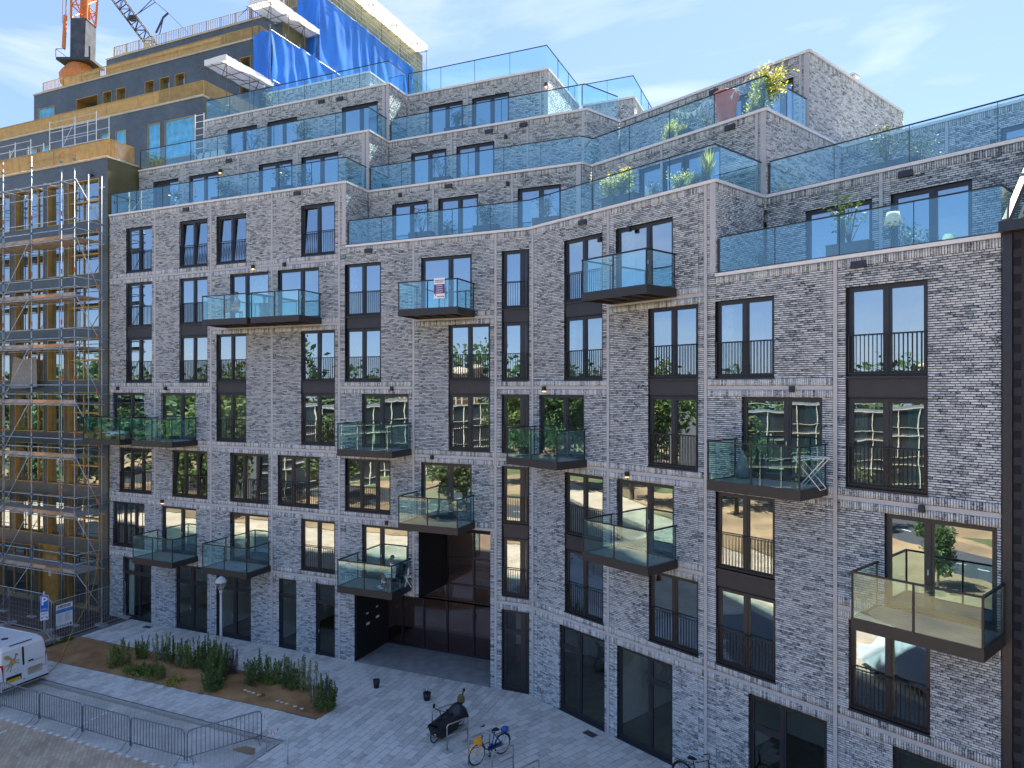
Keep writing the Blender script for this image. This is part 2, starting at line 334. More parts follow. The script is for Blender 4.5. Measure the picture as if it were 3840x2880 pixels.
# windows, doors and their railings: one mesh per kind, shared
_cache = {}
def frame_mesh(key, w, h, muls, transoms=(), border=.075, leaf=.055):
    """frame with vertical bars at muls [(x,width)] and transoms [(x0,x1,z)]; returns mesh and the pane rectangles"""
    if key in _cache: return _cache[key]
    b = MB(); d = .09
    b.box(0,w,0,d,0,border); b.box(0,w,0,d,h-border,h); b.box(0,border,0,d,border,h-border); b.box(w-border,w,0,d,border,h-border)
    xs = [border]+[v for x, wd in muls for v in (x-wd/2, x+wd/2)]+[w-border]
    for x, wd in muls: b.box(x-wd/2,x+wd/2,-.004,d-.004,border,h-border)
    panes = []
    for i in range(0, len(xs), 2):
        zs = [border]+[v for x0,x1,z in transoms if x0-.01 <= xs[i] and x1+.01 >= xs[i+1] for v in (z-.045,z+.045)]+[h-border]
        for j in range(0, len(zs), 2):
            x0,x1,z0,z1 = xs[i],xs[i+1],zs[j],zs[j+1]; l = leaf
            b.box(x0,x1,.012,d-.02,z0,z0+l); b.box(x0,x1,.012,d-.02,z1-l,z1); b.box(x0,x0+l,.012,d-.02,z0+l,z1-l); b.box(x1-l,x1,.012,d-.02,z0+l,z1-l)
            panes.append((x0+l,x1-l,z0+l,z1-l))
        if i+2 < len(xs):
            pass
    for x0,x1,z in transoms: b.box(x0,x1,.002,d-.006,z-.045,z+.045)
    b.box(-.02,w+.02,-.11,.02,-.055,-.002)            # sill
    _cache[key] = (b.mesh('window_frame', m_frame), panes); return _cache[key]
def pane_mesh(w, h, low=False):
    k = ('pane', round(w,3), round(h,3), low)
    if k not in _cache: _cache[k] = MB().quad((-w/2,0,-h/2),(w/2,0,-h/2),(w/2,0,h/2),(-w/2,0,h/2)).mesh('pane', m_pane_low if low else m_pane)
    return _cache[k]
handle_me = MB().box(-.012,.012,-.05,-.02,-.07,.07).box(-.01,.01,-.03,.0,-.01,.02).mesh('handle', m_steel)
def window(fr, x, z, w, h, key, muls, transoms=(), low=False, name='window', handle=None, y=.10, tilt=()):
    me, panes = frame_mesh(key, w, h, muls, transoms)
    f = place(name, me, fr, x, y, z)
    for i, (a,b,c,d) in enumerate(panes):
        t = random.gauss(0,.004); s = random.gauss(0,.004)
        if i in tilt: t = -.055
        ob('pane', pane_mesh(b-a,d-c,low), f, ((a+b)/2,.05 if i not in tilt else .09,(c+d)/2), rot=(t,0,s))
    if handle is not None: ob('handle', handle_me, f, (handle,0,1.05))
    return f
def rail_mesh(w):
    k = ('rail', w)
    if k not in _cache:
        b = MB(); b.box(0,w,-.03,.012,1.10,1.125); b.box(0,w,-.02,.006,.06,.085); b.box(0,.03,-.024,.008,.085,1.10); b.box(w-.03,w,-.024,.008,.085,1.10)
        for zz in (.25,.95): b.box(-.015,0.0,-.015,.0,zz,zz+.03); b.box(w,w+.015,-.015,.0,zz,zz+.03)
        n = round(w/.105); bars = MB()
        for i in range(1,n): bars.box(w*i/n-.007,w*i/n+.007,-.02,.0,.0855,1.0995)
        _cache[k] = (b.mesh('railing', m_rail), bars.mesh('balusters', m_rail), n)
    return _cache[k]
bar_me = MB().box(-.007,.007,-.02,.0,.0855,1.0995).mesh('baluster', m_rail)
def railing(fr, x, z, w, single):
    fm, bm_, n = rail_mesh(w)
    r = place('railing', fm, fr, x, .035, z)
    if single:
        for i in range(1,n): ob('baluster', bar_me, r, (w*i/n,0,0))
    else: ob('balusters', bm_, r, kind='stuff')
panel_c = {}
def spandrel(fr, x, w, L):
    """dark metal panel between two joined windows"""
    if w not in panel_c: panel_c[w] = MB().box(.005,w-.005,0,.05,0,.585).mesh('spandrel_panel', m_panel)
    place('spandrel_panel', panel_c[w], fr, x, .07, lv(L)-.2575)
def win_z(L): return lv(L)+.33, 2.4125
openA, openB = [], []
TILT = {('A',-19.82,6):(0,1), ('A',-17.22,6):(0,1), ('A',-20.33,2):(0,2), ('A',-16.3,2):(0,2), ('A',-11.8,6):(0,)}
def std(wing, typ, x, L, w=None):
    fr, op, near = (FA, openA, False) if wing == 'A' else (FB, openB, True)
    z, h = win_z(L); t = TILT.get((wing,x,L),())
    if typ == 'J': w = 2.0; window(fr,x,z,w,h,'J',[(w/2,.10)],tilt=t); railing(fr,x+.03,z,w-.06,near)
    if typ == 'T': w = w or 2.5; window(fr,x,z,w,h,('T',w),[(w*.345,.09),(w*.69,.09)],tilt=t); railing(fr,x+.03,z,w-.06,near)
    if typ == 'N': w = 1.14; window(fr,x,z,w,h,'N',[(.86,.12)]); railing(fr,x+.03,z,w-.06,near)
    if typ == 'D': w = 2.5; m = 1.42 if wing+str(L) not in ('A5x',) else 1.0; window(fr,x,z,w,h,'D',[(m,.11)],name='balcony_door',handle=m-.005)
    if typ == 'E': w = 2.5; m = 1.02; window(fr,x,z,w,h,'E',[(m,.11)],name='balcony_door',handle=m-.005)
    op.append((x,x+w,z,z+h)); return w
A_WIN = [('J',-23.84,6),('J',-23.84,5),('J',-23.84,4),('D',-24.9,3),('T',-24.36,2),('T',-24.9,1),
 ('J',-19.82,6),('J',-19.82,5),('J',-19.82,4),('D',-21.15,3),('T',-20.33,2),('D',-21.12,1),
 ('J',-17.22,6),('E',-16.3,5),('J',-17.22,4),('J',-17.22,3),('T',-16.3,2),('E',-16.3,1),
 ('J',-11.8,6),('D',-13.22,5),('J',-11.8,4),('J',-11.8,3),('T',-13.22,2),('J',-11.8,1),
 ('J',-9.24,5),('J',-9.24,4),('E',-8.28,3),('T',-9.23,2),('E',-8.28,1),
 ('D',-5.14,5),('J',-3.77,4),('J',-3.77,3),('D',-5.14,2)]+[('N',-1.19,L) for L in (5,4,3,2,1)]
B_WIN = [('J',2.03,5),('J',2.03,4),('D',.6,3),('J',2.06,2),('J',2.06,1),
 ('D',4.66,5),('J',6.12,4),('J',6.12,3),('D',4.70,2),('J',6.15,1),
 ('J',8.77,4),('D',9.70,3),('J',8.79,2),('J',8.81,1),
 ('J',12.87,4),('J',12.87,3),('E',13.84,2),('J',12.92,1)]
doors = []
for wing, lst in (('A',A_WIN),('B',B_WIN)):
    for typ, x, L in lst:
        std(wing, typ, x, L)
        if typ in 'DE': doors.append((FA if wing == 'A' else FB, x, L))
for fr, x, w, L in ((FA,-23.84,2.0,5),(FA,-19.82,2.0,5),(FA,-17.22,2.0,4),(FA,-11.8,2.0,4),(FA,-9.24,2.0,5),(FA,-3.77,2.0,4),(FA,-1.19,1.14,5),(FA,-1.19,1.14,2),
                    (FB,2.03,2.0,5),(FB,2.06,2.0,2),(FB,6.12,2.0,4),(FB,8.80,2.0,2),(FB,12.87,2.0,4)):
    spandrel(fr, x, w, L); (openA if fr is FA else openB).append((x,x+w,lv(L)-.26,lv(L)+.335))
# shop fronts on the ground floor
GH = 3.30
def shop(fr, x, w, key, muls, tr, name='shop_window', handle=None):
    window(fr, x, .06, w, GH, key, muls, tr, low=True, name=name, handle=handle); (openA if fr is FA else openB).append((x,x+w,.0,.06+GH))
shop(FA,-24.1,2.2,'G1',[(1.2,.08)],[(.0,2.2,2.45)])
shop(FA,-20.1,2.25,'G2',[(1.12,.16)],[(.0,2.25,2.40)],'shop_door',1.02)
shop(FA,-17.22,2.3,'G3',[(1.15,.16)],[(.0,2.3,2.40)],'shop_door',1.05)
shop(FA,-13.15,1.07,'G4',[],[(.0,1.07,2.45)])
shop(FA,-10.92,1.12,'G5',[],[(.0,1.12,2.42)],'shop_door',.14)
shop(FA,-1.19,1.16,'G6',[(.92,.16)],[(.0,.92,2.40)])
shop(FB,1.77,2.36,'G7',[(1.0,.09)],[(.0,1.0,2.45)])
shop(FB,4.72,2.42,'G8',[(1.42,.09)],[(1.42,2.42,2.45)])
shop(FB,9.93,2.40,'G9',[(1.05,.09)],[(.0,1.05,2.30)])
shop(FB,14.04,2.30,'G10',[(1.2,.09)],[(.0,1.2,2.45)])
ENT = [(-8.70,-1.76,0.0,3.36),(-5.27,-1.76,3.36,6.42)]
openA += ENT
SA = [-21.62,-17.60,-13.59,-9.56,-5.53,-1.52]; SB = [.21,4.29,8.42,12.56]
cellsA = list(zip([-25.15]+SA, SA+[0.0])); cellsB = list(zip([0.0]+SB, SB+[16.42]))
nobandA = {0:(5,),1:(5,),2:(4,),3:(4,),4:(5,),5:(4,1),6:(5,2)}; nobandB = {0:(5,2),1:(5,2),2:(4,),3:(2,),4:(4,)}
def bands(cells, no, top): return [(a+(.067 if a > -25 and a != 0 else 0), b-(.067 if b not in (0.0,16.42) else 0), L) for i,(a,b) in enumerate(cells) for L in range(1, top(i)+1) if L not in no[i]]
bA = bands(cellsA, nobandA, lambda i: 6 if i < 4 else 5); bB = bands(cellsB, nobandB, lambda i: 5 if i < 3 else 4)
def clip_b(bs, x0, x1): return [(max(a,x0),min(b,x1),L) for a,b,L in bs if min(b,x1)-max(a,x0) > .1]
bA_l = clip_b(bA,-25.15,-9.17)+[( -9.49,-9.17,L) for L in ()]; bA_r = clip_b(bA,-9.17,0)
bB_l = clip_b(bB,0,8.8); bB_r = clip_b(bB,8.8,16.42)
wall(FA,-25.15,-9.17,0,22.25,[s for s in SA if s < -9.2],[o for o in openA if o[0] < -9.17],bA_l,quoins=[(-9.40,-9.19,19.30)])
wall(FA,-9.17,0,0,19.25,[-5.53,-1.52],[o for o in openA if o[1] > -9.17],bA_r)
wall(FB,0,8.8,0,19.25,[.21,4.29,8.42],[o for o in openB if o[0] < 8.8],bB_l,quoins=[(8.58,8.79,16.30)])
wall(FB,8.8,16.42,0,16.25,[12.56],[o for o in openB if o[1] > 8.8],bB_r)
# upper storeys, set back
def up_win(fr, x, z, w, h, key, name='terrace_door'): window(fr, x, z, w, h, key, [(w*.52,.11)], name=name); return (x,x+w,z,z+h)
def upper(base, y, x0, x1, ztop, wins, strips, quoins=(), zbase=None):
    f = base.sub(0, y, 0); L0 = ztop-3.0-.63; z0 = zbase if zbase is not None else L0+.1
    ops = [up_win(f, x, L0+.28, w, 2.525, ('U',w)) for x, w in wins]
    wall(f, x0, x1, z0, ztop, strips, ops, quoins=quoins); return f
f8a = upper(FA,1.83,-25.15,-9.17,25.25,[(-24.0,2.0),(-21.2,2.2),(-16.15,2.2),(-13.3,2.3)],[-21.65,-17.58,-13.62],[(-9.60,-9.42,22.0),(-9.38,-9.19,22.0)])
f9a = upper(FA,3.55,-21.9,-9.15,28.25,[(-20.1,2.2),(-17.15,2.1),(-12.1,2.25)],[-17.62,-13.61],[(-9.58,-9.40,25.0),(-9.36,-9.17,25.0)])
f7m = upper(FA,1.75,-9.17,1.69,22.25,[(-7.8,2.0),(-5.24,2.05),(-1.22,2.0)],[-5.55,-1.53],[(1.46,1.67,19.1)])
f8m = upper(FA,3.55,-9.17,1.34,25.25,[(-7.85,2.0),(-5.27,2.05)],[-5.55,-1.52],[(1.12,1.32,22.1)])
f9m = upper(FA,5.24,-9.15,-1.13,28.25,[(-7.8,2.0),(-5.24,2.05)],[-5.55,-1.52],[(-1.35,-1.15,25.1)])
f10 = upper(FA,7.60,-21.0,-13.2,31.25,[],[-17.6],[(-13.42,-13.22,28.1)])
f9r = upper(FA,10.2,-.95,1.95,28.25,[],[])
f7b = upper(FB,2.93,.88,8.88,22.25,[(3.35,2.1),(5.5,1.6)],[4.47],[(8.46,8.57,19.1),(8.66,8.87,19.1)])
f8b = upper(FB,6.05,-.28,8.87,25.25,[(5.6,.95),(7.2,1.05)],[4.5],[(8.46,8.57,22.1),(8.65,8.86,22.1)])
f6r = upper(FB,2.95,8.88,20.0,19.25,[(10.25,2.1),(12.9,2.1)],[12.6])
f7r = upper(FB,8.7,8.88,20.0,22.25,[(14.2,2.0)],[12.58])
# return walls at the steps
def ret(base, x, y0, y1, z0, ztop, soldier=True, left=False):
    f = base.sub(x, y0, math.pi/2) if not left else base.sub(x, y1, -math.pi/2)
    wall(f, 0, abs(y1-y0), z0, ztop)
ret(FA,-9.17,.0,1.75,19.0,22.25); ret(FB,8.8,0,2.95,16.0,19.25)
ret(FA,-9.17,1.83,3.55,22.0,25.25); ret(FA,-9.15,3.55,5.24,25.0,28.25); ret(FA,-1.13,5.24,10.2,25.0,28.25); ret(FA,-13.2,7.6,16,28.0,31.25); ret(FA,1.95,10.2,16,25.0,28.25)
ret(FB,8.88,2.93,8.7,19.0,22.25); ret(FB,8.87,6.05,15,22.0,25.25); ret(FB,.80,2.33,2.93,19.0,22.25); ret(FB,-.30,3.72,6.05,22.0,25.25)
ret(FA,-25.15,0.0,1.83,18.0,22.25,left=True); ret(FA,-25.15,1.83,16,22.0,25.25,left=True); ret(FA,-21.9,3.55,16,25.0,28.25,left=True); ret(FA,-21.0,7.6,16,28,31.25,left=True)
place_parts = ob('mortar_bed', wall_mb.mesh('mortar_bed', m_mortar), apt); ob('concrete_strips', strip_mb.mesh('concrete_strips', m_strip), apt, kind='stuff')
ob('coping', cap_mb.mesh('coping', m_cap), apt)
# all bricks: the 300 that show largest as parts, the rest joined
def brick_score(b):
    fr, x0, x1, z0, z1 = b
    if not (.200 < x1-x0 < .215 and z1-z0 < .056): return -1
    p = fr.w((x0+x1)/2, 0, (z0+z1)/2); 
    if p.y < 1 or abs(p.x/p.y) > .735 or abs((p.z-12.64)/p.y) > .54: return -1
    nrm = Vector((math.sin(fr.a), -math.cos(fr.a), 0)); v = Vector((-p.x,-p.y,12.64-p.z)); d = v.length
    return nrm.dot(v)/d/d/d
sc_ = [brick_score(b) for b in bricks]; top = set(sorted(range(len(bricks)), key=lambda i: -sc_[i])[:300])
brick_me = MB().box(-.1015,.1015,0,.10,0,.0415).mesh('brick', m_brick)
for i in top:
    fr, x0, x1, z0, z1 = bricks[i]; place('brick', brick_me, fr, (x0+x1)/2, random.uniform(-.003,.003), z0)
byf = {}
for i, b in enumerate(bricks):
    if i not in top: byf.setdefault(id(b[0]), (b[0], []))[1].append(b[1:])
Vs = []
for fr, L in byf.values():
    a = np.array(L); n = len(a); y0 = NR.uniform(-.004,.004,n); o = np.full(n,.10)
    c = np.stack([np.stack([a[:,i],yy,a[:,j]],1) for j in (2,3) for i,yy in ((0,y0),(1,y0),(1,o),(0,o))],1)     # n,8,3
    Vs.append(fr.n(c.reshape(-1,3))-np.array([CX_,CY_,0]))
V = np.concatenate(Vs); nb = len(V)//8
F = (np.arange(nb)[:,None,None]*8+np.array([(0,1,5,4),(1,2,6,5),(3,0,4,7),(4,5,6,7),(0,3,2,1)])[None]).reshape(-1,4)
ob('brickwork', np_mesh('brickwork', V, F, m_brick), apt, kind='stuff')
print('BRICKS', len(bricks))
# floors, rooms, hidden rear walls
fl = MB(); rooms = MB(); 
def pa(s,D): q = FA.w(s,-D); return (q.x-CX_,q.y-CY_)
def pb(s,D): q = FB.w(s,-D); return (q.x-CX_,q.y-CY_)
i_ = .22
BK = [pb(20,-17),pa(-8,-22),pa(-25.1,-17)]; BK0 = [pb(16.4,-17),pa(-8,-22),pa(-25.1,-17)]
P5 = [pa(-25.1,-i_),pa(0,-i_),pb(16.4,-i_)]+BK0
P6 = [pa(-25.1,-i_),pa(0,-i_),pb(8.6,-i_),pb(8.6,-3.15),pb(20,-3.15)]+BK
P7 = [pa(-25.1,-i_),pa(-9.4,-i_),pa(-9.4,-1.97),pa(1.45,-1.97),pb(.6,-3.15),pb(8.66,-3.15),pb(8.66,-8.9),pb(20,-8.9)]+BK
P8 = [pa(-25.1,-2.05),pa(-9.4,-2.05),pa(-9.4,-3.77),pa(1.1,-3.77),pb(-.5,-6.27),pb(8.65,-6.27),pb(8.65,-14.8),pa(-8,-22),pa(-25.1,-17)]
P9 = [pa(-21.7,-3.77),pa(-9.37,-3.77),pa(-9.37,-5.46),pa(-1.35,-5.46),pa(-1.35,-10.4),pa(1.7,-10.4),pa(1.7,-17),pa(-21.7,-17)]
P10 = [pa(-20.8,-7.8),pa(-13.4,-7.8),pa(-13.4,-16),pa(-20.8,-16)]
P1 = [pa(-25.1,-i_),pa(-8.8,-i_),pa(-8.8,-4.7),pa(-1.65,-4.7),pa(-1.65,-i_),pa(0,-i_),pb(16.4,-i_)]+BK0
for L in range(1,6): fl.prism(P1 if L == 1 else P5, lv(L)-.24, lv(L)+.0)
fl.prism([pa(-8.75,-.25),pa(-5.3,-.25),pa(-5.3,-4.7),pa(-8.75,-4.7)], lv(1)-.1, lv(1))
roof = MB()
for L, P in ((6,P6),(7,P7),(8,P8),(9,P9),(10,P10)): fl.prism(P, lv(L)-.24, lv(L))
for L, P in ((5,P5),(6,P6),(7,P7),(8,P8),(9,P9),(10,P10)): roof.prism(P, lv(L)+.004, lv(L)+.22)
ob('floor_slab', fl.mesh('floor_slab', m_room), apt); 
def back(fr, x0, x1, y, z0, z1): wquad(rooms, fr, [(x0,y,z0),(x1,y,z0),(x1,y,z1),(x0,y,z1)])
back(FA,-25.1,1.0,5.0,0,18.4); back(FB,-1.4,16.4,5.0,0,15.4); back(FA,-25.1,-9.4,5.0,18.4,21.4); back(FB,-1,8.6,4.9,15.4,18.4); back(FA,-9.4,1.3,5.6,18.4,21.4); back(FB,8.6,20,7.0,15.4,18.4)
back(FA,-25.1,-9.4,5.6,21.4,24.4); back(FA,-9.4,1,7.0,21.4,24.4); back(FA,-21.7,-9.4,7.2,24.4,27.4); back(FA,-9.4,-1.4,8.9,24.4,27.4); back(FB,.6,8.6,6.0,18.4,21.4); back(FB,-.5,8.6,9.5,21.4,24.4); back(FB,8.7,20,12,18.4,21.4)
for s in SA[:5]+[-25.1]: wquad(rooms, FA, [(s,.3,0.1),(s,5,0.1),(s,5,18.4),(s,.3,18.4)]) if s not in (-5.53,) else wquad(rooms, FA, [(s,.3,6.6),(s,5,6.6),(s,5,18.4),(s,.3,18.4)])
for s in SB[1:]+[16.4]: wquad(rooms, FB, [(s,.3,0.1),(s,5,0.1),(s,5,15.4),(s,.3,15.4)])
ob('interior_wall', rooms.mesh('interior_wall', m_room), apt)
rear = MB()
for P, z0, z1 in ((P5,0,15.4),(P6,15.4,18.4),(P7,18.4,21.4),(P8,21.4,24.4),(P9,24.4,27.4),(P10,27.4,30.4)):
    k = {15.4:3,18.4:5,21.4:8,24.4:6,27.4:5,30.4:1}[z1]
    for i in range(k-1, len(P)):
        a, b = P[i], P[(i+1)%len(P)]; rear.quad((*a,z0),(*b,z0),(*b,z1),(*a,z1))
ob('rear_wall', rear.mesh('rear_wall', m_strip), apt)
# terrace decks: dark flat roofs on top of the slabs are part of the building too
ob('terrace_floor', roof.mesh('terrace_floor', m_roof), apt)
# entrance recess: black side walls, glazed front set 2.6 m back
en = MB(); f = FA
wbox(en, f, -8.76,-8.66,.13,2.6,0,3.35); wbox(en, f, -8.66,-5.27,.3,2.6,3.36,3.46); wbox(en, f, -5.33,-5.26,.15,2.6,3.30,6.42); wbox(en, f, -1.80,-1.70,.13,2.6,0,6.42); wbox(en, f, -5.27,-1.76,.3,2.6,6.36,6.46)
ob('entrance_lining', en.mesh('entrance_lining', m_black), apt)
fg = FA.sub(0,2.6,0); em = MB()
XS = [-8.66,-7.75,-6.55,-5.27,-3.85,-2.9,-1.80]
for x in XS: em.box(x-.045,x+.045,0,.1,0,3.36 if x < -5.3 else 6.36)
for z, x0, x1 in ((.04,-8.66,-1.8),(2.55,-8.66,-1.8),(3.33,-8.66,-1.8),(4.6,-5.27,-1.8),(6.33,-5.27,-1.8)): em.box(x0,x1,.01,.09,z-.04,z+.04)
ent = ob('entrance_glazing', em.mesh('entrance_glazing', m_frame), apt, fg.w(0,0,0)-AO, fg.a)
m_ent = glass('bronze entrance glass', .17, (.52,.38,.34), gl=(.85,.80,.82))
for i in range(len(XS)-1):
    for z0, z1 in ((.08,2.51),(2.59,3.29))+(((3.37,4.56),(4.64,6.29)) if XS[i] >= -5.3 else ()):
        w, h = XS[i+1]-XS[i]-.09, z1-z0
        me = MB().quad((-w/2,0,-h/2),(w/2,0,-h/2),(w/2,0,h/2),(-w/2,0,h/2)).mesh('pane', m_ent)
        ob('pane', me, ent, ((XS[i]+XS[i+1])/2,.05,(z0+z1)/2))
back_e = MB(); back_e.quad((-8.7,4.6,0),(-1.7,4.6,0),(-1.7,4.6,6.4),(-8.7,4.6,6.4)); back_e.quad((-8.7,.2,.012),(-1.7,.2,.012),(-1.7,4.6,.012),(-8.7,4.6,.012))
ob('hall_wall', back_e.mesh('hall_wall', M('hall brown red wall', (.26,.12,.09), .7)), ent)
pl_me = MB().box(-.12,.12,-.012,0,-.05,.05).mesh('intercom_plate', m_white)
fs = FA.sub(-8.66,.13,math.pi/2)
for y, z, s in ((.95,1.95,.7),(1.75,2.05,.7),(1.0,1.45,1.1),(1.8,1.55,1.1)):
    q = FA.w(-8.655, y, z)-AO; ob('intercom_plate', pl_me, apt, q, FA.a+math.pi/2, scale=(s,1,s))
ob('notice', MB().box(-.10,.10,-.01,0,-.16,.16).mesh('notice', m_white), ent, (-2.15,.0,1.95)); ob('notice', MB().box(-.14,.14,-.01,0,-.09,.09).mesh('notice', m_white), ent, (-2.3,.0,3.62))
# balconies
BW = 2.84
fm = MB(); fm.box(0,BW,-1.6,-1.53,0,.29); fm.box(0,.07,-1.53,-.02,0,.29); fm.box(BW-.07,BW,-1.53,-.02,0,.29); fm.box(.07,BW-.07,-1.53,-.02,.10,.20)
for x in (.7,1.42,2.1): fm.box(x-.05,x+.05,-1.53,-.02,.03,.099)
fm.box(.1,BW-.1,-.10,-.02,.0,.099)
bal_me = fm.mesh('balcony', m_slab)
dk = MB()
for i in range(10): dk.box(.075,BW-.075,-1.52+i*.15,-1.52+i*.15+.143,.201,.27)
deck_me = dk.mesh('deck', m_deck)
hr = MB(); hr.box(0,BW,-1.605,-1.545,1.40,1.445); hr.box(0,.06,-1.545,-.03,1.40,1.445); hr.box(BW-.06,BW,-1.545,-.03,1.40,1.445)
hr_me = hr.mesh('handrail', m_rail)
post_me = MB().box(-.022,.022,-.015,.015,.27,1.40).mesh('post', m_rail)
g_me = {}
def gpane(w, h, mat=None):
    k = (round(w,3), round(h,3), mat is None)
    if k not in g_me: g_me[k] = MB().box(0,w,-.006,.006,0,h).mesh('glass_pane', mat or m_bal)
    return g_me[k]
for fr, x, L in doors:
    b = place('balcony', bal_me, fr, x-.17, 0, lv(L)+.03)
    ob('deck', deck_me, b); ob('handrail', hr_me, b)
    for px, py in ((.03,-1.575),(BW/2,-1.575),(BW-.03,-1.575),(.03,-.12),(BW-.03,-.12)): ob('post', post_me, b, (px,py,0))
    for px in (.06,BW/2+.03): ob('glass_pane', gpane(BW/2-.09,1.12,m_balc), b, (px,-1.575,.275))
    for px in (.022,BW-.022): ob('glass_pane', gpane(1.38,1.12,m_balc), b, (px,-.16,.275), -math.pi/2)
# glass balustrades along the terrace edges
capr = MB().box(0,1,-.02,.02,1.13,1.165).mesh('handrail', m_rail); baser = MB().box(0,1,-.025,.025,.0,.05).mesh('base_channel', m_frame); edge_me = MB().box(-.006,.006,-.016,.016,.02,1.13).mesh('joint_post', m_frame)
m_rail2 = M('glass edge orange sunlit', (.3,.2,.12), .4)
def balustrade(pts, z, step=1.9):
    """pts: facade positions (frame, x, y)"""
    W = [fr.w(x,y,z) for fr,x,y in pts]
    root = ob('balustrade', MB().box(-.03,.03,-.03,.03,.0,1.10).mesh('balustrade', m_frame), apt, W[0]-AO)
    for a, b in zip(W[:-1], W[1:]):
        d = b-a; ln = d.length; rz = math.atan2(d.y,d.x); n = max(1, round(ln/step)); 
        ob('handrail', capr, root, a-W[0], rz, scale=(ln,1,1)); ob('base_channel', baser, root, a-W[0], rz, scale=(ln,1,1))
        for i in range(n):
            ob('glass_pane', gpane(1.0,1.09), root, a-W[0]+d*((i*ln/n+.008)/ln)+Vector((0,0,.045)), rz, scale=((ln/n-.016),1,1))
            if i: ob('joint_post', edge_me, root, a-W[0]+d*(i/n), rz)
e = .09
balustrade([(FA,-25.1,1.7),(FA,-25.1,e),(FA,-9.17-e,e),(FA,-9.17-e,1.75)], 22.25)
balustrade([(FA,-9.1,e),(FA,.02,e),(FB,8.8-e,e),(FB,8.8-e,2.9)], 19.25)
balustrade([(FB,8.86,e),(FB,16.40,e),(FB,16.40,1.7)], 16.25)
balustrade([(FA,-25.1,1.83+e),(FA,-9.17-e,1.83+e),(FA,-9.17-e,3.5)], 25.25)
balustrade([(FA,-9.1,1.75+e),(FA,1.69-e,1.75+e),(FB,.8,2.93+e),(FB,8.88-e,2.93+e),(FB,8.88-e,6.0)], 22.25)
balustrade([(FB,8.94,2.95+e),(FB,20,2.95+e)], 19.25, 2.1)
balustrade([(FA,-21.9+e,9),(FA,-21.9+e,3.55+e),(FA,-9.15-e,3.55+e),(FA,-9.15-e,5.2)], 28.25)
balustrade([(FA,-9.1,3.55+e),(FA,1.34-e,3.55+e),(FB,-.30-e,6.0)], 25.25)
balustrade([(FA,-9.1,5.24+e),(FA,-1.13-e,5.24+e),(FA,-1.13-e,10.2)], 28.25)
balustrade([(FA,-1.0,10.2+e),(FA,1.95-e,10.2+e),(FA,1.95-e,16)], 28.25)
# wall lamps on the bands and overflow boxes under the copings
lamp_me = MB().box(-.06,.06,-.13,0,-.09,.09).mesh('wall_lamp', m_rail); bulb_me = MB().box(-.04,.04,-.11,-.02,-.115,-.0905).mesh('bulb', m_lampglow)
vent_me = MB().box(-.20,.20,-.07,0,-.09,.09).mesh('overflow_box', m_frame)
def wlamp(fr, x, z, lit=False, y=0):
    l_ = place('wall_lamp', lamp_me, fr, x, y-.006, z)
    if lit: ob('bulb', bulb_me, l_)
for x, z, lit in ((-24.4,12.6,0),(-20.75,12.6,0),(-14.72,18.62,1),(-12.75,18.6,0),(-6.62,12.6,0),(-4.55,9.6,0),(-21.0,6.6,1),(-15.2,3.6,0),(-6.9,6.55,0)): wlamp(FA,x,z,lit)
for x, z, lit in ((.97,12.6,1),(5.25,9.58,1),(11.35,12.6,0),(14.75,9.6,0),(3.95,18.1,0),(5.35,18.25,0)): wlamp(FB,x,z,lit)
for x, y, z in ((-22.6,1.83,23.6),(-18.8,1.83,24.4),(-14.6,1.83,23.9),(-7.3,1.75,21.8),(-1.7,1.75,21.7),(-2.6,3.55,24.5),(-1.2,5.24,27.4)): wlamp(FA,x,z,1 if y == 1.83 or y == 5.24 else 0,y)
wlamp(FB,14.0,21.0,1,8.7)
for x, y, z in ((-19.3,0,21.95),(-12.0,0,21.97),(-7.9,0,18.9),(-18.2,1.83,24.9),(-13.4,3.55,27.95),(-12.2,3.55,27.9),(-4.7,1.75,21.95),(-1.7,3.55,24.95),(-3.5,3.55,24.9)): place('overflow_box', vent_me, FA, x, y-.005, z)
for x, y, z in ((3.05,0,18.9),(7.5,2.93,21.95),(13.3,2.95,18.95),(13.2,0,15.95),(4.8,6.05,24.95)): place('overflow_box', vent_me, FB, x, y-.005, z)
# curtains and sheets behind some panes
def curtain(fr, x, z, w, h, mat, folds=8, amp=.04, y=.28):
    V = []; n = folds*4
    for j in range(3):
        for i in range(n+1): V.append((w*i/n, amp*math.sin(i*math.pi/2+.4*j), h*j/2))
    Fq = [(j*(n+1)+i, j*(n+1)+i+1, (j+1)*(n+1)+i+1, (j+1)*(n+1)+i) for j in range(2) for i in range(n)]
    me = MB().add(V,Fq).mesh('curtain', mat, True); place('curtain', me, fr, x, y, z)
m_teal = M('teal curtain', (.10,.42,.45), .9, trans=.3); m_sheer = M('white curtain', (.62,.66,.64), .9, trans=.3); m_foil = M('pale turquoise sheet', (.45,.78,.74), .5, bump=.9, bscale=2.0, trans=.2)
curtain(FB,9.85,lv(3)+.35,.75,2.35,m_teal); curtain(FB,11.55,lv(3)+.35,.6,2.35,m_teal)
curtain(FA,-15.25,lv(5)+.35,1.42,2.35,m_foil,3,.05,.20); curtain(FA,-17.15,lv(3)+.35,.8,2.3,m_sheer,6); curtain(FA,-16.1,lv(3)+.35,.8,2.3,m_sheer,6)
curtain(FA,-11.7,lv(3)+.35,.5,2.3,m_sheer,5); curtain(FA,-9.15,lv(5)+.35,.4,2.3,m_sheer,4); curtain(FB,12.95,lv(3)+.35,.35,2.3,m_sheer,4); curtain(FA,-20.9,lv(3)+.35,.6,2.3,m_sheer,5); curtain(FB,4.8,lv(5)+.35,.5,2.3,m_sheer,4)
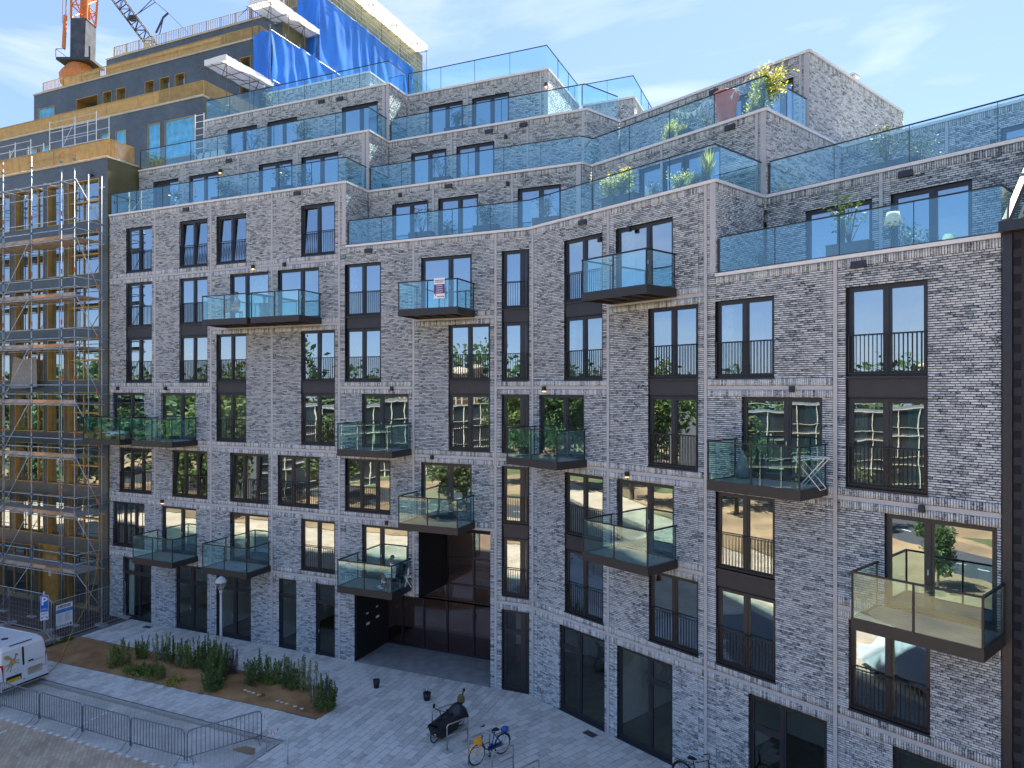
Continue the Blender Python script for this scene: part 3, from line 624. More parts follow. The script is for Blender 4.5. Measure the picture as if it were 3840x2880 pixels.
curtain(FA,-19.7,lv(4)+.35,.5,2.3,m_sheer,4); curtain(FB,8.85,lv(4)+.35,.4,2.3,m_sheer,4); curtain(FB,14.3,lv(3)+.35,.4,2.3,m_teal,4); curtain(FA,-23.95,.1,.4,3.2,m_sheer,4); curtain(FB,1.9,lv(4)+.35,.5,2.3,m_sheer,4)
# ---------------------------------------------------------------- ground, street, pavement
def G(s, D, z=0.0): return FA.w(s, -D, z)
def GB(b, D, z=0.0): return FB.w(b, -D, z)
def sheet(name, pts, z, mat, kind='structure', parent=None, th=.0):
    b = MB(); P = [(p[0],p[1]) for p in pts]; b.prism(P, z-.06-th, z); return ob(name, b.mesh(name, mat), parent, kind=kind)
m_pav = M('paving joint sand', (.13,.125,.12), .95, bump=.4)
m_street = tile_mat('brown street brick', (.40,.30,.205), (.52,.41,.295), (.31,.245,.175), .42, .14, .85, .008, coords='Object', rot=(0,0,AA+math.pi/2))
m_bay = tile_mat('grey street brick', (.43,.41,.375), (.47,.45,.415), (.36,.345,.32), .30, .15, .85, .009, coords='Object', rot=(0,0,AA+math.pi/2))
m_soil = ground_mat('brown soil', [(.25,(.14,.068,.026)),(.5,(.30,.155,.062)),(.72,(.40,.235,.11))], .9)
m_soild = ground_mat('dark builders soil', [(.3,(.030,.020,.016)),(.55,(.07,.045,.033)),(.75,(.12,.085,.065))], .8)
m_path = ground_mat('trodden sand', [(.3,(.17,.11,.065)),(.6,(.27,.18,.11)),(.8,(.33,.24,.15))], .7)
m_kerb = M('concrete kerb', (.33,.325,.31), .85, var=.15)
m_grass = ground_mat('dry grass', [(.3,(.05,.07,.02)),(.6,(.11,.12,.04)),(.8,(.20,.17,.08))], .5)
big = MB(); big.quad((-500,-500,-.16),(500,-500,-.16),(500,500,-.16),(-500,500,-.16)); ob('ground', big.mesh('ground', m_grass), kind='structure')
sheet('street', [G(-80,7.2),G(-6.9,7.2),G(-6.9,14.5),G(60,14.5),G(60,24),G(-80,24)], -.08, m_street)
sheet('parking_bay', [G(-30,7.25),G(-7.0,7.25),G(-7.0,9.78),G(-30,9.78)], -.076, m_bay)
pave = sheet('pavement', [G(-23.9,-.3),G(-23.9,3.0),G(-23.3,7.03),G(-6.95,7.03),G(-6.65,14.5),G(30,14.5),GB(26,-.3),GB(.0,-.3)], 0.0, m_pav, th=.1)
sheet('builders_yard', [G(-60,-1),G(-23.95,-1),G(-23.95,3.15),G(-60,3.15)], -.002, m_soild)
sheet('sand_path', [G(-60,3.2),G(-23.5,3.2),G(-23.35,7.03),G(-60,7.03)], .0, m_path)
bed_pts = [(-23.42,2.92),(-8.1,2.92),(-6.62,4.12),(-6.45,5.18),(-12.3,5.24),(-18.2,5.45),(-21.9,5.55),(-23.22,4.75)]
b = MB(); n = 90; nx, ny = 70, 16; V = []; 
from mathutils import noise as mnoise
for j in range(ny+1):
    for i in range(nx+1):
        u, v = i/nx, j/ny; s = -23.4+u*16.9
        D0 = 2.92 if s < -8.1 else 2.92+(s+8.1)/1.5*1.2; D1 = 5.55-.0235*(s+23.4) if s > -21.9 else 4.75+(s+23.3)/1.4*.8
        D = D0+(D1-D0)*v; edge = min(u*16.9, (1-u)*16.9, v*(D1-D0), (1-v)*(D1-D0))
        q = G(s, D); h = .008+min(edge/.5,1)*(.10+.10*mnoise.noise(q*.9)+.04*mnoise.noise(q*3.1)); V.append((q.x,q.y,h))
b.add(V, [(j*(nx+1)+i, j*(nx+1)+i+1, (j+1)*(nx+1)+i+1, (j+1)*(nx+1)+i) for j in range(ny) for i in range(nx)])
ob('planting_bed', b.mesh('planting_bed', m_soil, True), kind='structure')
sheet('hall_floor', [G(-8.64,.0),G(-1.82,.0),G(-1.82,-2.62),G(-8.64,-2.62)], .006, M('entrance paving', (.27,.27,.275), .8, var=.2, scale=2))
# kerb stones: each one a piece of the kerb
kerb = ob('kerb', MB().box(-.02,.02,-.02,.02,-.1,-.05).mesh('kerb', m_kerb), None, G(-23.2,7.12), kind='structure')
k_me = MB().box(-.495,.495,-.075,.075,-.12,.006).mesh('kerb_stone', m_kerb); k2 = MB().box(-.495,.495,-.15,.15,-.12,.012).mesh('kerb_stone', m_kerb)
for i in range(17): ob('kerb_stone', k_me, kerb, G(-22.7+i,7.12)-G(-23.2,7.12), FA.a)
for i in range(7): ob('kerb_stone', k2, kerb, G(-6.80+.02*i,7.7+i)-G(-23.2,7.12), FA.a+math.pi/2+.02)
# pavers: 0.3 x 0.6, 300 that show largest as pieces, the rest joined
m_paver = brick_mat('concrete paver', [(0,(.34,.33,.31)),(.3,(.46,.445,.415)),(.7,(.52,.505,.47)),(1,(.61,.59,.55))], nscale=(5,5,5), rfac=.7)
pv = []
am = (AA+AB)/2
for fr, isA in ((FA,True),(FB,False)):
    for i in range(-80 if isA else -14, 20 if isA else 62):
        x = i*.30+.15
        if isA and x < -23.5: continue
        if isA and x < -8.1: ok = [(.02,2.86),(5.56-.0235*max(x+21.9,0),6.98)]
        elif isA and x < -6.6: ok = [(.02,2.92+max(x+8.1,0)*.8),(5.28,6.98)]
        else: ok = [(.02,13.5)]
        if isA and -8.64 < x < -1.82: ok = [(a_+(.0 if k_ else .02),b_) for k_,(a_,b_) in enumerate(ok)]
        for j in range(-1, 24):
            d0 = j*.60+(.30 if i % 2 else 0); d1 = d0+.582
            for lo, hi in ok:
                u, v = max(d0,lo), min(d1,hi)
                if v-u < .05: continue
                q = fr.w(x,-(u+v)/2); side = (q.x-CX_)*math.cos(am)+(q.y-CY_)*math.sin(am)
                if (side > .20 if isA else side < 0) or q.y < 20 or abs(q.x/q.y) > .80 or (not isA and x > 12): continue
                pv.append((fr,x,(u+v)/2,q.y,(v-u)/2))
pv.sort(key=lambda t: t[3]); p_me = MB().box(-.142,.142,-.291,.291,-.05,0).mesh('paving_stone', m_paver)
pv_vis = [p for p in pv if (12.64*2611/p[3]+1454) < 2890 and p[4] > .285]
near = set(id(p) for p in pv_vis[:300])
rest = MB()
for p in pv:
    fr, x, D, _, hd = p; z = random.uniform(.004,.009)+(.006 if fr is FA else 0)
    if id(p) in near: ob('paving_stone', p_me, pave, fr.w(x,-D,z), fr.a)
    else:
        c = [fr.w(x+dx,-D+dy,zz) for zz in (-.05,z) for dx,dy in ((-.142,-hd),(.142,-hd),(.142,hd),(-.142,hd))]
        rest.add(c, [(4,5,6,7),(0,1,5,4),(1,2,6,5),(2,3,7,6),(3,0,4,7)])
ob('paving', rest.mesh('paving', m_paver), pave, kind='stuff')
# white blocks and dashes in the street
m_mark = M('white marking', (.62,.61,.58), .8, var=.15)
mk = MB().box(-.105,.105,-.065,.065,0,.006).mesh('marking_block', m_mark); md = MB().box(-.05,.05,-.14,.14,0,.006).mesh('marking_dash', m_mark)
st = ob('street_marking', MB().box(-.01,.01,-.01,.01,-.004,.0).mesh('street_marking', m_mark), None, G(-22,9.84,-.075), kind='structure')
for i in range(34): ob('marking_block', mk, st, G(-22+i*.41,9.84,-.075)-G(-22,9.84,-.075), FA.a)
for s, D in ((-14.66,7.6),(-14.63,8.02),(-14.61,8.42),(-14.60,8.83),(-14.56,9.25),(-16.72,10.5),(-16.68,10.95)): ob('marking_dash', md, st, G(s,D,-.075)-G(-22,9.84,-.075), FA.a)
for i, (s, D, r) in enumerate(((-7.5,7.9,.42),)):
    ob('sand_patch', MB().poly([tuple(G(s+r*(1+.3*math.sin(3*a+i))*math.cos(a), D+.7*r*(1+.3*math.cos(2*a))*math.sin(a), -.068)) for a in [k*math.pi/9 for k in range(18)][::-1]]).mesh('sand_patch', m_path), kind='structure')
for i, (s, D, r) in enumerate(((-8.2,9.6,.6),(-9.0,9.2,.35),(-5.4,8.6,.3),(-5.0,8.75,.22))):
    ob('cement_stain', MB().poly([tuple(G(s+r*(1+.35*math.sin(4*a+i))*math.cos(a), D+.55*r*(1+.3*math.cos(3*a))*math.sin(a), (-.066 if s < -6.9 else .0135))) for a in [k*math.pi/9 for k in range(18)][::-1]]).mesh('cement_stain', M('cement stain', (.55,.54,.52), .9, var=.3, scale=9)), kind='structure')
gr = MB().box(-.25,.25,-.15,.15,0,.012).mesh('drain_cover', m_dark)
ob('drain_cover', gr, None, GB(3.9,.52,.008), FB.a, label='dark drain cover in the paving below the shop window', cat='drain cover')
ob('drain_cover', gr, None, G(-21.5,.55,.008), FA.a, label='dark drain cover in the paving by the leftmost shop window', cat='drain cover')
# ---------------------------------------------------------------- street things
def text(s, size, mat, depth=.003, name='lettering', bold=0.0):
    c = bpy.data.curves.new('t','FONT'); c.body = s; c.size = size; c.align_x = 'CENTER'; c.align_y = 'CENTER'; c.extrude = depth; c.resolution_u = 2; c.offset = bold
    o = bpy.data.objects.new('t', c); col.objects.link(o); dg = bpy.context.evaluated_depsgraph_get(); me = bpy.data.meshes.new_from_object(o.evaluated_get(dg))
    bpy.data.objects.remove(o); me.materials.clear(); me.materials.append(mat); me.name = name; return me
UP = (math.pi/2, 0, 0)
# street lamp
t = thing('street_lamp', 'slim grey street lamp with a glass lantern rising from the planting bed', 'street lamp', G(-14.12,2.67))
m_lampgrey = M('light grey lamp paint', (.44,.46,.49), .45, var=.05)
ob('post', MB().tube([(0,0,0),(0,0,1.2),(0,0,3.30)],.075,10,.05).mesh('post', m_lampgrey, True), t)
ob('lantern_glass', MB().lathe([(.06,3.34),(.22,3.72),(.22,3.74)],n=14).mesh('lantern_glass', glass('lantern glass',.2,(.8,.85,.85)), True), t)
ob('lantern_collar', MB().lathe([(.05,3.2),(.085,3.30),(.07,3.36),(.03,3.40)],n=12).mesh('lantern_collar', m_lampgrey, True), t)
ob('lantern_cap', MB().lathe([(.26,3.74),(.27,3.78),(.16,3.93),(.05,4.0),(.02,4.02)],n=16).mesh('lantern_cap', m_lampgrey, True), t)
lg = MB()
for k in range(4):
    a = k*math.pi/2+.4; lg.tube([(.06*math.cos(a),.06*math.sin(a),3.36),(.235*math.cos(a),.235*math.sin(a),3.75)],.012,5)
lg.lathe([(.03,3.42),(.09,3.5),(.05,3.62)],n=8); ob('lantern_bracket', lg.mesh('lantern_bracket', m_lampgrey), t)
# parking sign
m_blue = M('sign blue', (.015,.13,.56), .35, var=.03); m_signw = M('sign white', (.82,.82,.82), .35, var=.02); m_ink = M('sign black', (.02,.02,.02), .5)
t = thing('parking_sign', 'blue parking sign with a white P above an arrow plate', 'road sign', G(-23.36,4.72), .62)
ob('pole', MB().tube([(0,0.05,0),(0,.05,2.78)],.04,10).mesh('pole', m_steel, True), t)
p = ob('sign_panel', MB().box(-.17,.17,-.07,0,1.82,2.60).mesh('sign_panel', m_blue), t)
bw = MB(); bw.box(-.165,.165,-.073,-.07,2.585,2.597); bw.box(-.165,.165,-.073,-.07,1.823,1.835); bw.box(-.165,-.153,-.073,-.07,1.835,2.585); bw.box(.153,.165,-.073,-.07,1.835,2.585); bw.box(-.13,.13,-.073,-.07,1.93,1.945); bw.box(-.1,.06,-.073,-.07,1.975,1.985)
ob('border', bw.mesh('border', m_signw), p); ob('lettering', text('P',.52,m_signw,bold=.012), p, (0,-.073,2.33), rot=UP)
p = ob('arrow_plate', MB().box(-.17,.17,-.05,-.01,1.42,1.80).mesh('arrow_plate', m_signw), t)
ar = MB()
for s in (-1,1):
    ar.extrude([(s*.03,1.60),(s*.045,1.615),(s*.115,1.535),(s*.10,1.52)][::s], -.053,-.05); ar.extrude([(s*.135,1.50),(s*.065,1.515),(s*.13,1.575)][::s], -.053,-.05)
for i in range(7): ar.box(-.12+i*.035,-.12+i*.035+.025,-.053,-.05,1.70,1.73)
ob('arrows', ar.mesh('arrows', m_ink), p)
# builder's board on mesh fence
def fence_panel(a, b_, label, h=2.0):
    d = b_-a; ln = d.length; t_ = thing('site_fence', label, 'fence', a, math.atan2(d.y,d.x), 'mesh fences round the building site')
    f = MB(); f.tube([(0,0,0.1),(0,0,h),(ln,0,h),(ln,0,.1)],.02,6,closed=True); ob('frame', f.mesh('frame', m_steel), t_)
    w = MB(); n = int(ln/.13)
    for i in range(1,n): w.box(ln*i/n-.0025,ln*i/n+.0025,-.0025,.0025,.12,h-.02)
    for k in range(1,8): w.box(.02,ln-.02,-.002,.002,.1+k*.24,.1+k*.24+.004)
    ob('wire_mesh', w.mesh('wire_mesh', m_steel), t_, kind='stuff')
    fo = MB().box(-.35,.35,-.11,.11,0,.12).mesh('foot', m_kerb)
    for x in (0,ln): ob('foot', fo, t_, (x,0,0), math.pi/2)
    return t_
fence_panel(G(-23.9,3.9), G(-23.9,1.4), 'mesh fence panel carrying the white builders board')
fence_panel(G(-23.9,1.35), G(-23.9,-.0), 'mesh fence panel running up to the brick corner')
fence_panel(G(-25.5,3.3), G(-24.0,3.95), 'short mesh fence panel behind the parking sign'); fence_panel(G(-28.6,3.2), G(-25.6,3.25), 'mesh fence panel in front of the scaffold foot'); fence_panel(G(-31.8,3.2), G(-28.7,3.2), 'mesh fence panel at the left edge above the van')
t = thing('builders_board', 'white builders board with a blue band and black company name on the fence', 'sign', G(-23.86,3.41), FA.a+math.pi/2)
p = ob('panel', MB().box(-.42,.42,-.02,0,.60,1.78).mesh('panel', m_signw), t)
ob('band', MB().box(-.42,.42,-.024,-.02,1.36,1.53).mesh('band', M('band blue',(.03,.22,.66),.4)), p); ob('lettering', text('HEDDES',.175,m_ink,bold=.004), p, (0,-.022,1.66), rot=UP)
sm = MB()
for r_ in range(9):
    for c_ in range(2): sm.box(-.34+c_*.37,-.34+c_*.37+.30*random.uniform(.5,1),-.0225,-.02,1.26-r_*.045,1.26-r_*.045+.012)
for c_ in range(2):
    for r_ in range(3): sm.box(-.36+c_*.40,-.36+c_*.40+.28,-.0265,-.024,1.40+r_*.035,1.412+r_*.035)
ob('small_print', sm.mesh('small_print', M('grey print',(.25,.28,.33),.6)), p)
ic = MB()
for i in range(6):
    if i == 5: ic.box(-.36+i*.135-.045,-.36+i*.135+.055,-.0225,-.02,.64,.75)
    else: ic.tube([(-.36+i*.135+.045*math.cos(a),-.021,.695+.048*math.sin(a)) for a in [k*math.pi/5 for k in range(10)]],.013,4,closed=True)
ob('pictograms', ic.mesh('pictograms', M('icon navy',(.02,.06,.22),.5)), p)
# crowd barriers along the parking bay
def barrier(a, b_, label, rust=False):
    d = b_-a; ln = d.length-.06; t_ = thing('crowd_barrier', label, 'barrier', a, math.atan2(d.y,d.x), 'crowd barriers round the parking bay')
    f = MB(); r = .12; f.tube([(0,0,.08),(0,0,1.1-r),(.04,0,1.1-.04),(r,0,1.1),(ln-r,0,1.1),(ln-.04,0,1.06),(ln,0,1.1-r),(ln,0,.08)],.022,6); f.tube([(0,0,.20),(ln,0,.20)],.016,6)
    ob('frame', f.mesh('frame', m_barrier, True), t_)
    bm_ = MB().box(-.009,.009,-.009,.009,.2,1.095).mesh('bar', m_barrier); n = 17
    for i in range(1,n): ob('bar', bm_, t_, (ln*i/n,0,0))
    ft = MB().tube([(0,-.32,.01),(0,-.22,.04),(0,0,.22),(0,.22,.04),(0,.32,.01)],.015,5).mesh('foot', m_barrier)
    for x in (.14,ln-.14): ob('foot', ft, t_, (x,0,0))
    return t_
bz = -.075
bpts = [G(-21.2,9.45,bz),G(-18.72,9.42,bz),G(-16.33,9.39,bz),G(-13.86,9.41,bz),G(-11.33,9.41,bz),G(-8.77,9.34,bz)]
blab = ['steel crowd barrier behind the white van at the picture edge','steel crowd barrier between the van and the first road dashes','steel crowd barrier in front of the dashed bay line, small plate high on it','steel crowd barrier with a dark plate right of the dashed bay line','steel crowd barrier meeting the one that turns towards the planting bed']
for i in range(5): barrier(bpts[i], bpts[i+1], blab[i])
barrier(G(-8.70,9.34,bz), G(-7.45,7.14,bz), 'steel crowd barrier turned across the bay, ending at the red and white tape')
t = thing('hoop_rail', 'bent grey steel hoop standing at the kerb corner with tape tied to it', 'hoop', G(-6.03,8.0), FA.a-.25)
ob('tube', MB().tube([(-.62,.0,0),(-.62,0,.78),(-.58,0,.84),(-.52,0,.86),(.52,0,.86),(.58,0,.84),(.62,0,.78),(.62,0,0)],.022,8).mesh('tube', m_steel, True), t)
ob('baseplate', MB().box(-.68,-.56,-.06,.06,0,.015).box(.56,.68,-.06,.06,0,.015).mesh('baseplate', m_steel), t)
# tape
t = thing('barrier_tape', 'red and white tape sagging from the last crowd barrier to the steel hoop', 'tape', G(-7.45,7.14,bz))
A_, B_ = G(-7.45,7.14,1.02), G(-6.2,7.75,.86); pr = None; seg = 14
m_red = M('tape red', (.65,.03,.02), .5)
for i in range(seg):
    q = []
    for k in (i,i+1):
        u = k/seg; c = A_.lerp(B_,u); c.z -= .55*math.sin(math.pi*u)*(1-.25*u); q.append(c-G(-7.45,7.14,bz))
    w = Vector((0,0,.035)); o_ = Vector((.004,.004,0))
    mb = MB().add([q[0]-w,q[1]-w,q[1]+w,q[0]+w,q[0]-w+o_,q[1]-w+o_,q[1]+w+o_,q[0]+w+o_], [(0,1,2,3),(7,6,5,4),(0,4,5,1),(3,2,6,7)])
    ob('stripe', mb.mesh('stripe', m_red if i%3 == 1 else m_signw), t)
# bicycle racks
rk = MB(); rk.tube([(0,-.45,0),(0,-.45,.82),(0,-.43,.88),(0,-.38,.9),(0,.38,.9),(0,.43,.88),(0,.45,.82),(0,.45,0)],.024,8); rk.tube([(0,-.45,.5),(0,.45,.5)],.018,6)
rk_me = rk.mesh('hoop', M('stainless tube', (.42,.41,.39), .3, metal=.7, var=.1), True); rb = MB().box(-.17,.17,-.14,.14,0,.03).mesh('foot_plate', m_kerb)
rl = ['stainless bike rack under the black covered cargo bike','stainless bike rack between the cargo bike and the blue bicycle','stainless bike rack beside the blue bicycle with the orange front','stainless bike rack right of the blue bicycle','stainless bike rack cut by the lower picture edge']
for i in range(5):
    t = thing('bike_rack', rl[i], 'bike rack', GB(.23+1.24*i,4.72 if i else 4.5,.008), FB.a, 'steel bike racks on the plaza'); ob('hoop', rk_me, t)
    for y in (-.45,.45): ob('foot_plate', rb, t, (0,y,0))
# bicycles: parts in local axes, x forward
m_tyre = M('tyre black', (.012,.012,.012), .8); m_chrome = M('spoke steel', (.55,.56,.58), .25, metal=.9)
def wheel_parts(parent, x, r, tyre):
    w = ob('wheel', MB().tube([(r*math.cos(a),0,r*math.sin(a)) for a in [k*math.pi/12 for k in range(24)]],.021,6,closed=True).mesh('wheel', tyre, True), parent, (x,0,r+.02))
    s = MB(); s.tube([(0,-.04,0),(0,.04,0)],.02,6)
    for k in range(14): a = k*math.pi/7; s.tube([(0,(.02 if k%2 else -.02),0),((r-.015)*math.cos(a),0,(r-.015)*math.sin(a))],.0022,3)
    s.tube([((r-.02)*math.cos(a),0,(r-.02)*math.sin(a)) for a in [k*math.pi/12 for k in range(24)]],.008,4,closed=True)
    ob('spokes', s.mesh('spokes', m_chrome), w, kind='stuff'); return w
def bicycle(loc, rz, label, frame_mat, front_mat, bar_mat, bag=None, tyre_f=None, crate=False, lean=0.0):
    t_ = thing('bicycle', label, 'bicycle', loc, rz); t_.rotation_euler = (lean,0,rz)
    wheel_parts(t_,-.55,.33,m_tyre); wheel_parts(t_,.56,.33,tyre_f or m_tyre)
    f = MB(); f.tube([(-.55,.06,.35),(-.05,.03,.32),(-.05,-.03,.32),(-.55,-.06,.35)],.014,6); f.tube([(-.05,0,.30),(-.20,0,.86)],.020,8); f.tube([(-.05,0,.32),(.20,0,.42),(.38,0,.78)],.028,8)
    f.tube([(-.55,.06,.35),(-.18,.02,.80)],.011,6); f.tube([(-.55,-.06,.35),(-.18,-.02,.80)],.011,6); f.tube([(.36,0,.66),(.335,0,.92)],.024,8)
    ob('frame', f.mesh('frame', frame_mat, True), t_)
    fk = MB(); fk.tube([(.36,0,.70),(.40,.05,.62),(.56,.055,.35)],.014,6); fk.tube([(.36,0,.70),(.40,-.05,.62),(.56,-.055,.35)],.014,6); ob('fork', fk.mesh('fork', front_mat, True), t_)
    gm = MB()
    for x, m2 in ((-.55,0),): gm.tube([(x+.37*math.cos(a),0,.35+.37*math.sin(a)) for a in [math.radians(d) for d in range(20,200,20)]],.022,4)
    ob('mudguard', gm.mesh('mudguard', frame_mat), t_)
    hb = MB(); hb.tube([(.335,0,.90),(.31,0,1.06)],.013,6); hb.tube([(.05,.29,1.02),(.18,.29,1.07),(.31,.16,1.10),(.33,0,1.07),(.31,-.16,1.10),(.18,-.29,1.07),(.05,-.29,1.02)],.012,6); ob('handlebar', hb.mesh('handlebar', bar_mat, True), t_)
    gp = MB(); gp.tube([(.02,.29,1.015),(.13,.29,1.055)],.019,6); gp.tube([(.02,-.29,1.015),(.13,-.29,1.055)],.019,6); ob('grip', gp.mesh('grip', m_black), t_)
    sd = MB(); sd.add([(-.36,.10,.95),(-.36,-.10,.95),(-.20,-.06,.97),(-.06,-.025,.95),(-.06,.025,.95),(-.20,.06,.97),(-.34,.08,.90),(-.34,-.08,.90),(-.2,-.05,.90),(-.08,-.02,.92),(-.08,.02,.92),(-.2,.05,.90)],[(0,5,4,3,2,1),(6,7,8,9,10,11),(0,1,7,6),(1,2,8,7),(2,3,9,8),(3,4,10,9),(4,5,11,10),(5,0,6,11)]); ob('saddle', sd.mesh('saddle', m_black), t_)
    cr = MB(); cr.tube([(-.05,-.07,.30),(-.05,.07,.30)],.012,6); cr.tube([(-.05,.07,.30),(.08,.07,.19)],.010,5); cr.tube([(-.05,-.07,.30),(-.18,-.07,.41)],.010,5); cr.box(.04,.14,.07,.16,.175,.20); cr.box(-.22,-.12,-.16,-.07,.40,.425); ob('pedals', cr.mesh('pedals', m_dark), t_)
    ca = MB(); ca.box(-.82,-.26,-.06,-.045,.72,.735); ca.box(-.82,-.26,.045,.06,.72,.735); ca.tube([(-.55,.055,.36),(-.70,.055,.72)],.007,4); ca.tube([(-.55,-.055,.36),(-.70,-.055,.72)],.007,4)
    for k in range(5): ca.box(-.80+k*.12,-.785+k*.12,-.045,.045,.722,.733)
    ob('carrier', ca.mesh('carrier', m_dark), t_)
    if bag: ob('bag', MB().ball((-.66,0,.82),(.16,.13,.10),8,6).mesh('bag', bag, True), t_)
    return t_
m_navy = M('navy bike paint', (.012,.03,.16), .35, var=.05, coat=.3); m_yel = M('orange yellow paint', (.80,.36,.02), .4, var=.06)
bk = bicycle(GB(2.86,4.38,.01), FB.a-math.pi/2, 'dark blue bicycle with an orange yellow front leaning at the steel racks', m_navy, m_yel, m_chrome, M('blue bag cloth',(.03,.08,.30),.7), m_tyre)
ob('front_carrier', MB().box(.42,.60,-.11,.11,.72,.86).box(.40,.47,-.03,.03,.62,.90).mesh('front_carrier', m_yel), bk)
ob('front_mudguard', MB().tube([(.56+.37*math.cos(a),0,.35+.37*math.sin(a)) for a in [math.radians(d) for d in range(20,130,20)]],.024,4).mesh('front_mudguard', m_yel), bk)
ob('chain_case', MB().box(-.56,.02,-.095,-.06,.27,.40).mesh('chain_case', m_navy), bk)
bk2 = bicycle(GB(8.55,.55,.0), FB.a+.15, 'black bicycle at the wall under the lower right shop windows, saddle and bars showing', m_black, m_black, m_black)
bk3 = bicycle(GB(9.25,.95,.0), FB.a+.05, 'second black bicycle beside the wall, only its saddle top showing at the edge', m_black, m_black, m_black)
# cargo bike under a black cover
t = thing('cargo_bike', 'black cargo bike with a sagging dark cover over its box by the first rack', 'cargo bike', GB(.48,4.32,.008), FB.a-math.pi/2+.28)
bx = MB(); bx.add([(-.05,-.30,.18),(.80,-.26,.18),(.80,.26,.18),(-.05,.30,.18),(-.15,-.36,.62),(.92,-.31,.56),(.92,.31,.56),(-.15,.36,.62)],[(0,3,2,1),(0,1,5,4),(1,2,6,5),(2,3,7,6),(3,0,4,7),(4,5,6,7)]); ob('box', bx.mesh('box', m_black), t)
cv = MB(); nx, ny = 12, 8; V = []
for i in range(nx+1):
    for j in range(ny+1):
        u, v = i/nx, j/ny; x = -.62+u*1.58; y = (v-.5)*(.78-.1*u); e_ = 1-abs(2*v-1)**3
        z = .60+(.34*math.exp(-((u-.12)/.16)**2)+.12*math.exp(-((u-.75)/.3)**2))*e_-.08*abs(2*v-1)**4*2+.04*mnoise.noise(Vector((u*7,v*5,2))); V.append((x,y,z))
cv.add(V, [(i*(ny+1)+j,(i+1)*(ny+1)+j,(i+1)*(ny+1)+j+1,i*(ny+1)+j+1) for i in range(nx) for j in range(ny)]); ob('cover', cv.mesh('cover', M('black cover sheet',(.016,.018,.022),.28,bump=.5,bscale=5), True), t)
wheel_parts(t,-.62,.30,m_tyre); wheel_parts(t,.86,.25,m_tyre)
h = MB(); h.tube([(-.10,0,.6),(.06,0,1.02)],.016,6); h.tube([(-.02,-.30,1.04),(.08,-.14,1.06),(.06,0,1.04),(.08,.14,1.06),(-.02,.30,1.04)],.014,6); h.ball((.02,-.3,1.12),(.07,.03,.09)); h.ball((.02,.3,1.1),(.05,.03,.07)); h.move(Matrix.Translation((.55,0,.0))); ob('handlebar', h.mesh('handlebar', m_black), t)
h = MB(); h.tube([(-.62,0,.9),(-.78,.02,1.26)],.03,6); h.ball((-.80,.02,1.28),(.05,.05,.07)); ob('rear_pole', h.mesh('rear_pole', m_black), t)
ob('sack', MB().ball((-.64,0,.98),(.13,.16,.20),8,6).mesh('sack', M('olive sack',(.10,.09,.04),.9,bump=.8,bscale=8), True), t)
ob('frame', MB().tube([(-.62,0,.32),(-.05,0,.22),(.86,0,.28)],.025,6).tube([(-.05,0,.22),(-.3,0,.85)],.02,6).mesh('frame', m_black), t)
# small black pots on the plaza
def pot(loc, r, h, label, leafy_=True):
    t_ = thing('plant_pot', label, 'pot', loc, 0, 'small black pots on the plaza')
    ob('pot', MB().lathe([(r*.7,0),(r,h),(r*.86,h),(r*.84,h*.8)],n=12).mesh('pot', m_black, True), t_)
    ob('soil', MB().lathe([(.001,h*.8),(r*.84,h*.81),(.001,h*.82)],n=12).mesh('soil', m_soild), t_)
    return t_
pot(G(-6.13,1.97,.008), .15, .34, 'small black pot standing on the paving before the entrance')
t = pot(G(-3.59,2.13,.008), .17, .30, 'round black pot with dark sprigs near the cargo bike'); s_ = MB()
for k in range(5): a = k*1.3; s_.tube([(0,0,.25),(.10*math.cos(a),.10*math.sin(a),.40),(.20*math.cos(a),.20*math.sin(a),.44)],.018,5,.004)
ob('sprig', s_.mesh('sprig', m_black), t)
# traffic cone peeping in at the lower left
t = thing('traffic_cone', 'red cone with a dark top cut by the lower picture edge on the street', 'cone', G(-13.75,12.75,-.08))
ob('base', MB().box(-.2,.2,-.2,.2,0,.04).mesh('base', m_black), t); ob('cone', MB().lathe([(.17,.04),(.06,.62),(.05,.64)],n=14).mesh('cone', m_red, True), t); ob('top', MB().lathe([(.05,.64),(.05,.76),(.035,.8)],n=10).mesh('top', m_dark, True), t)
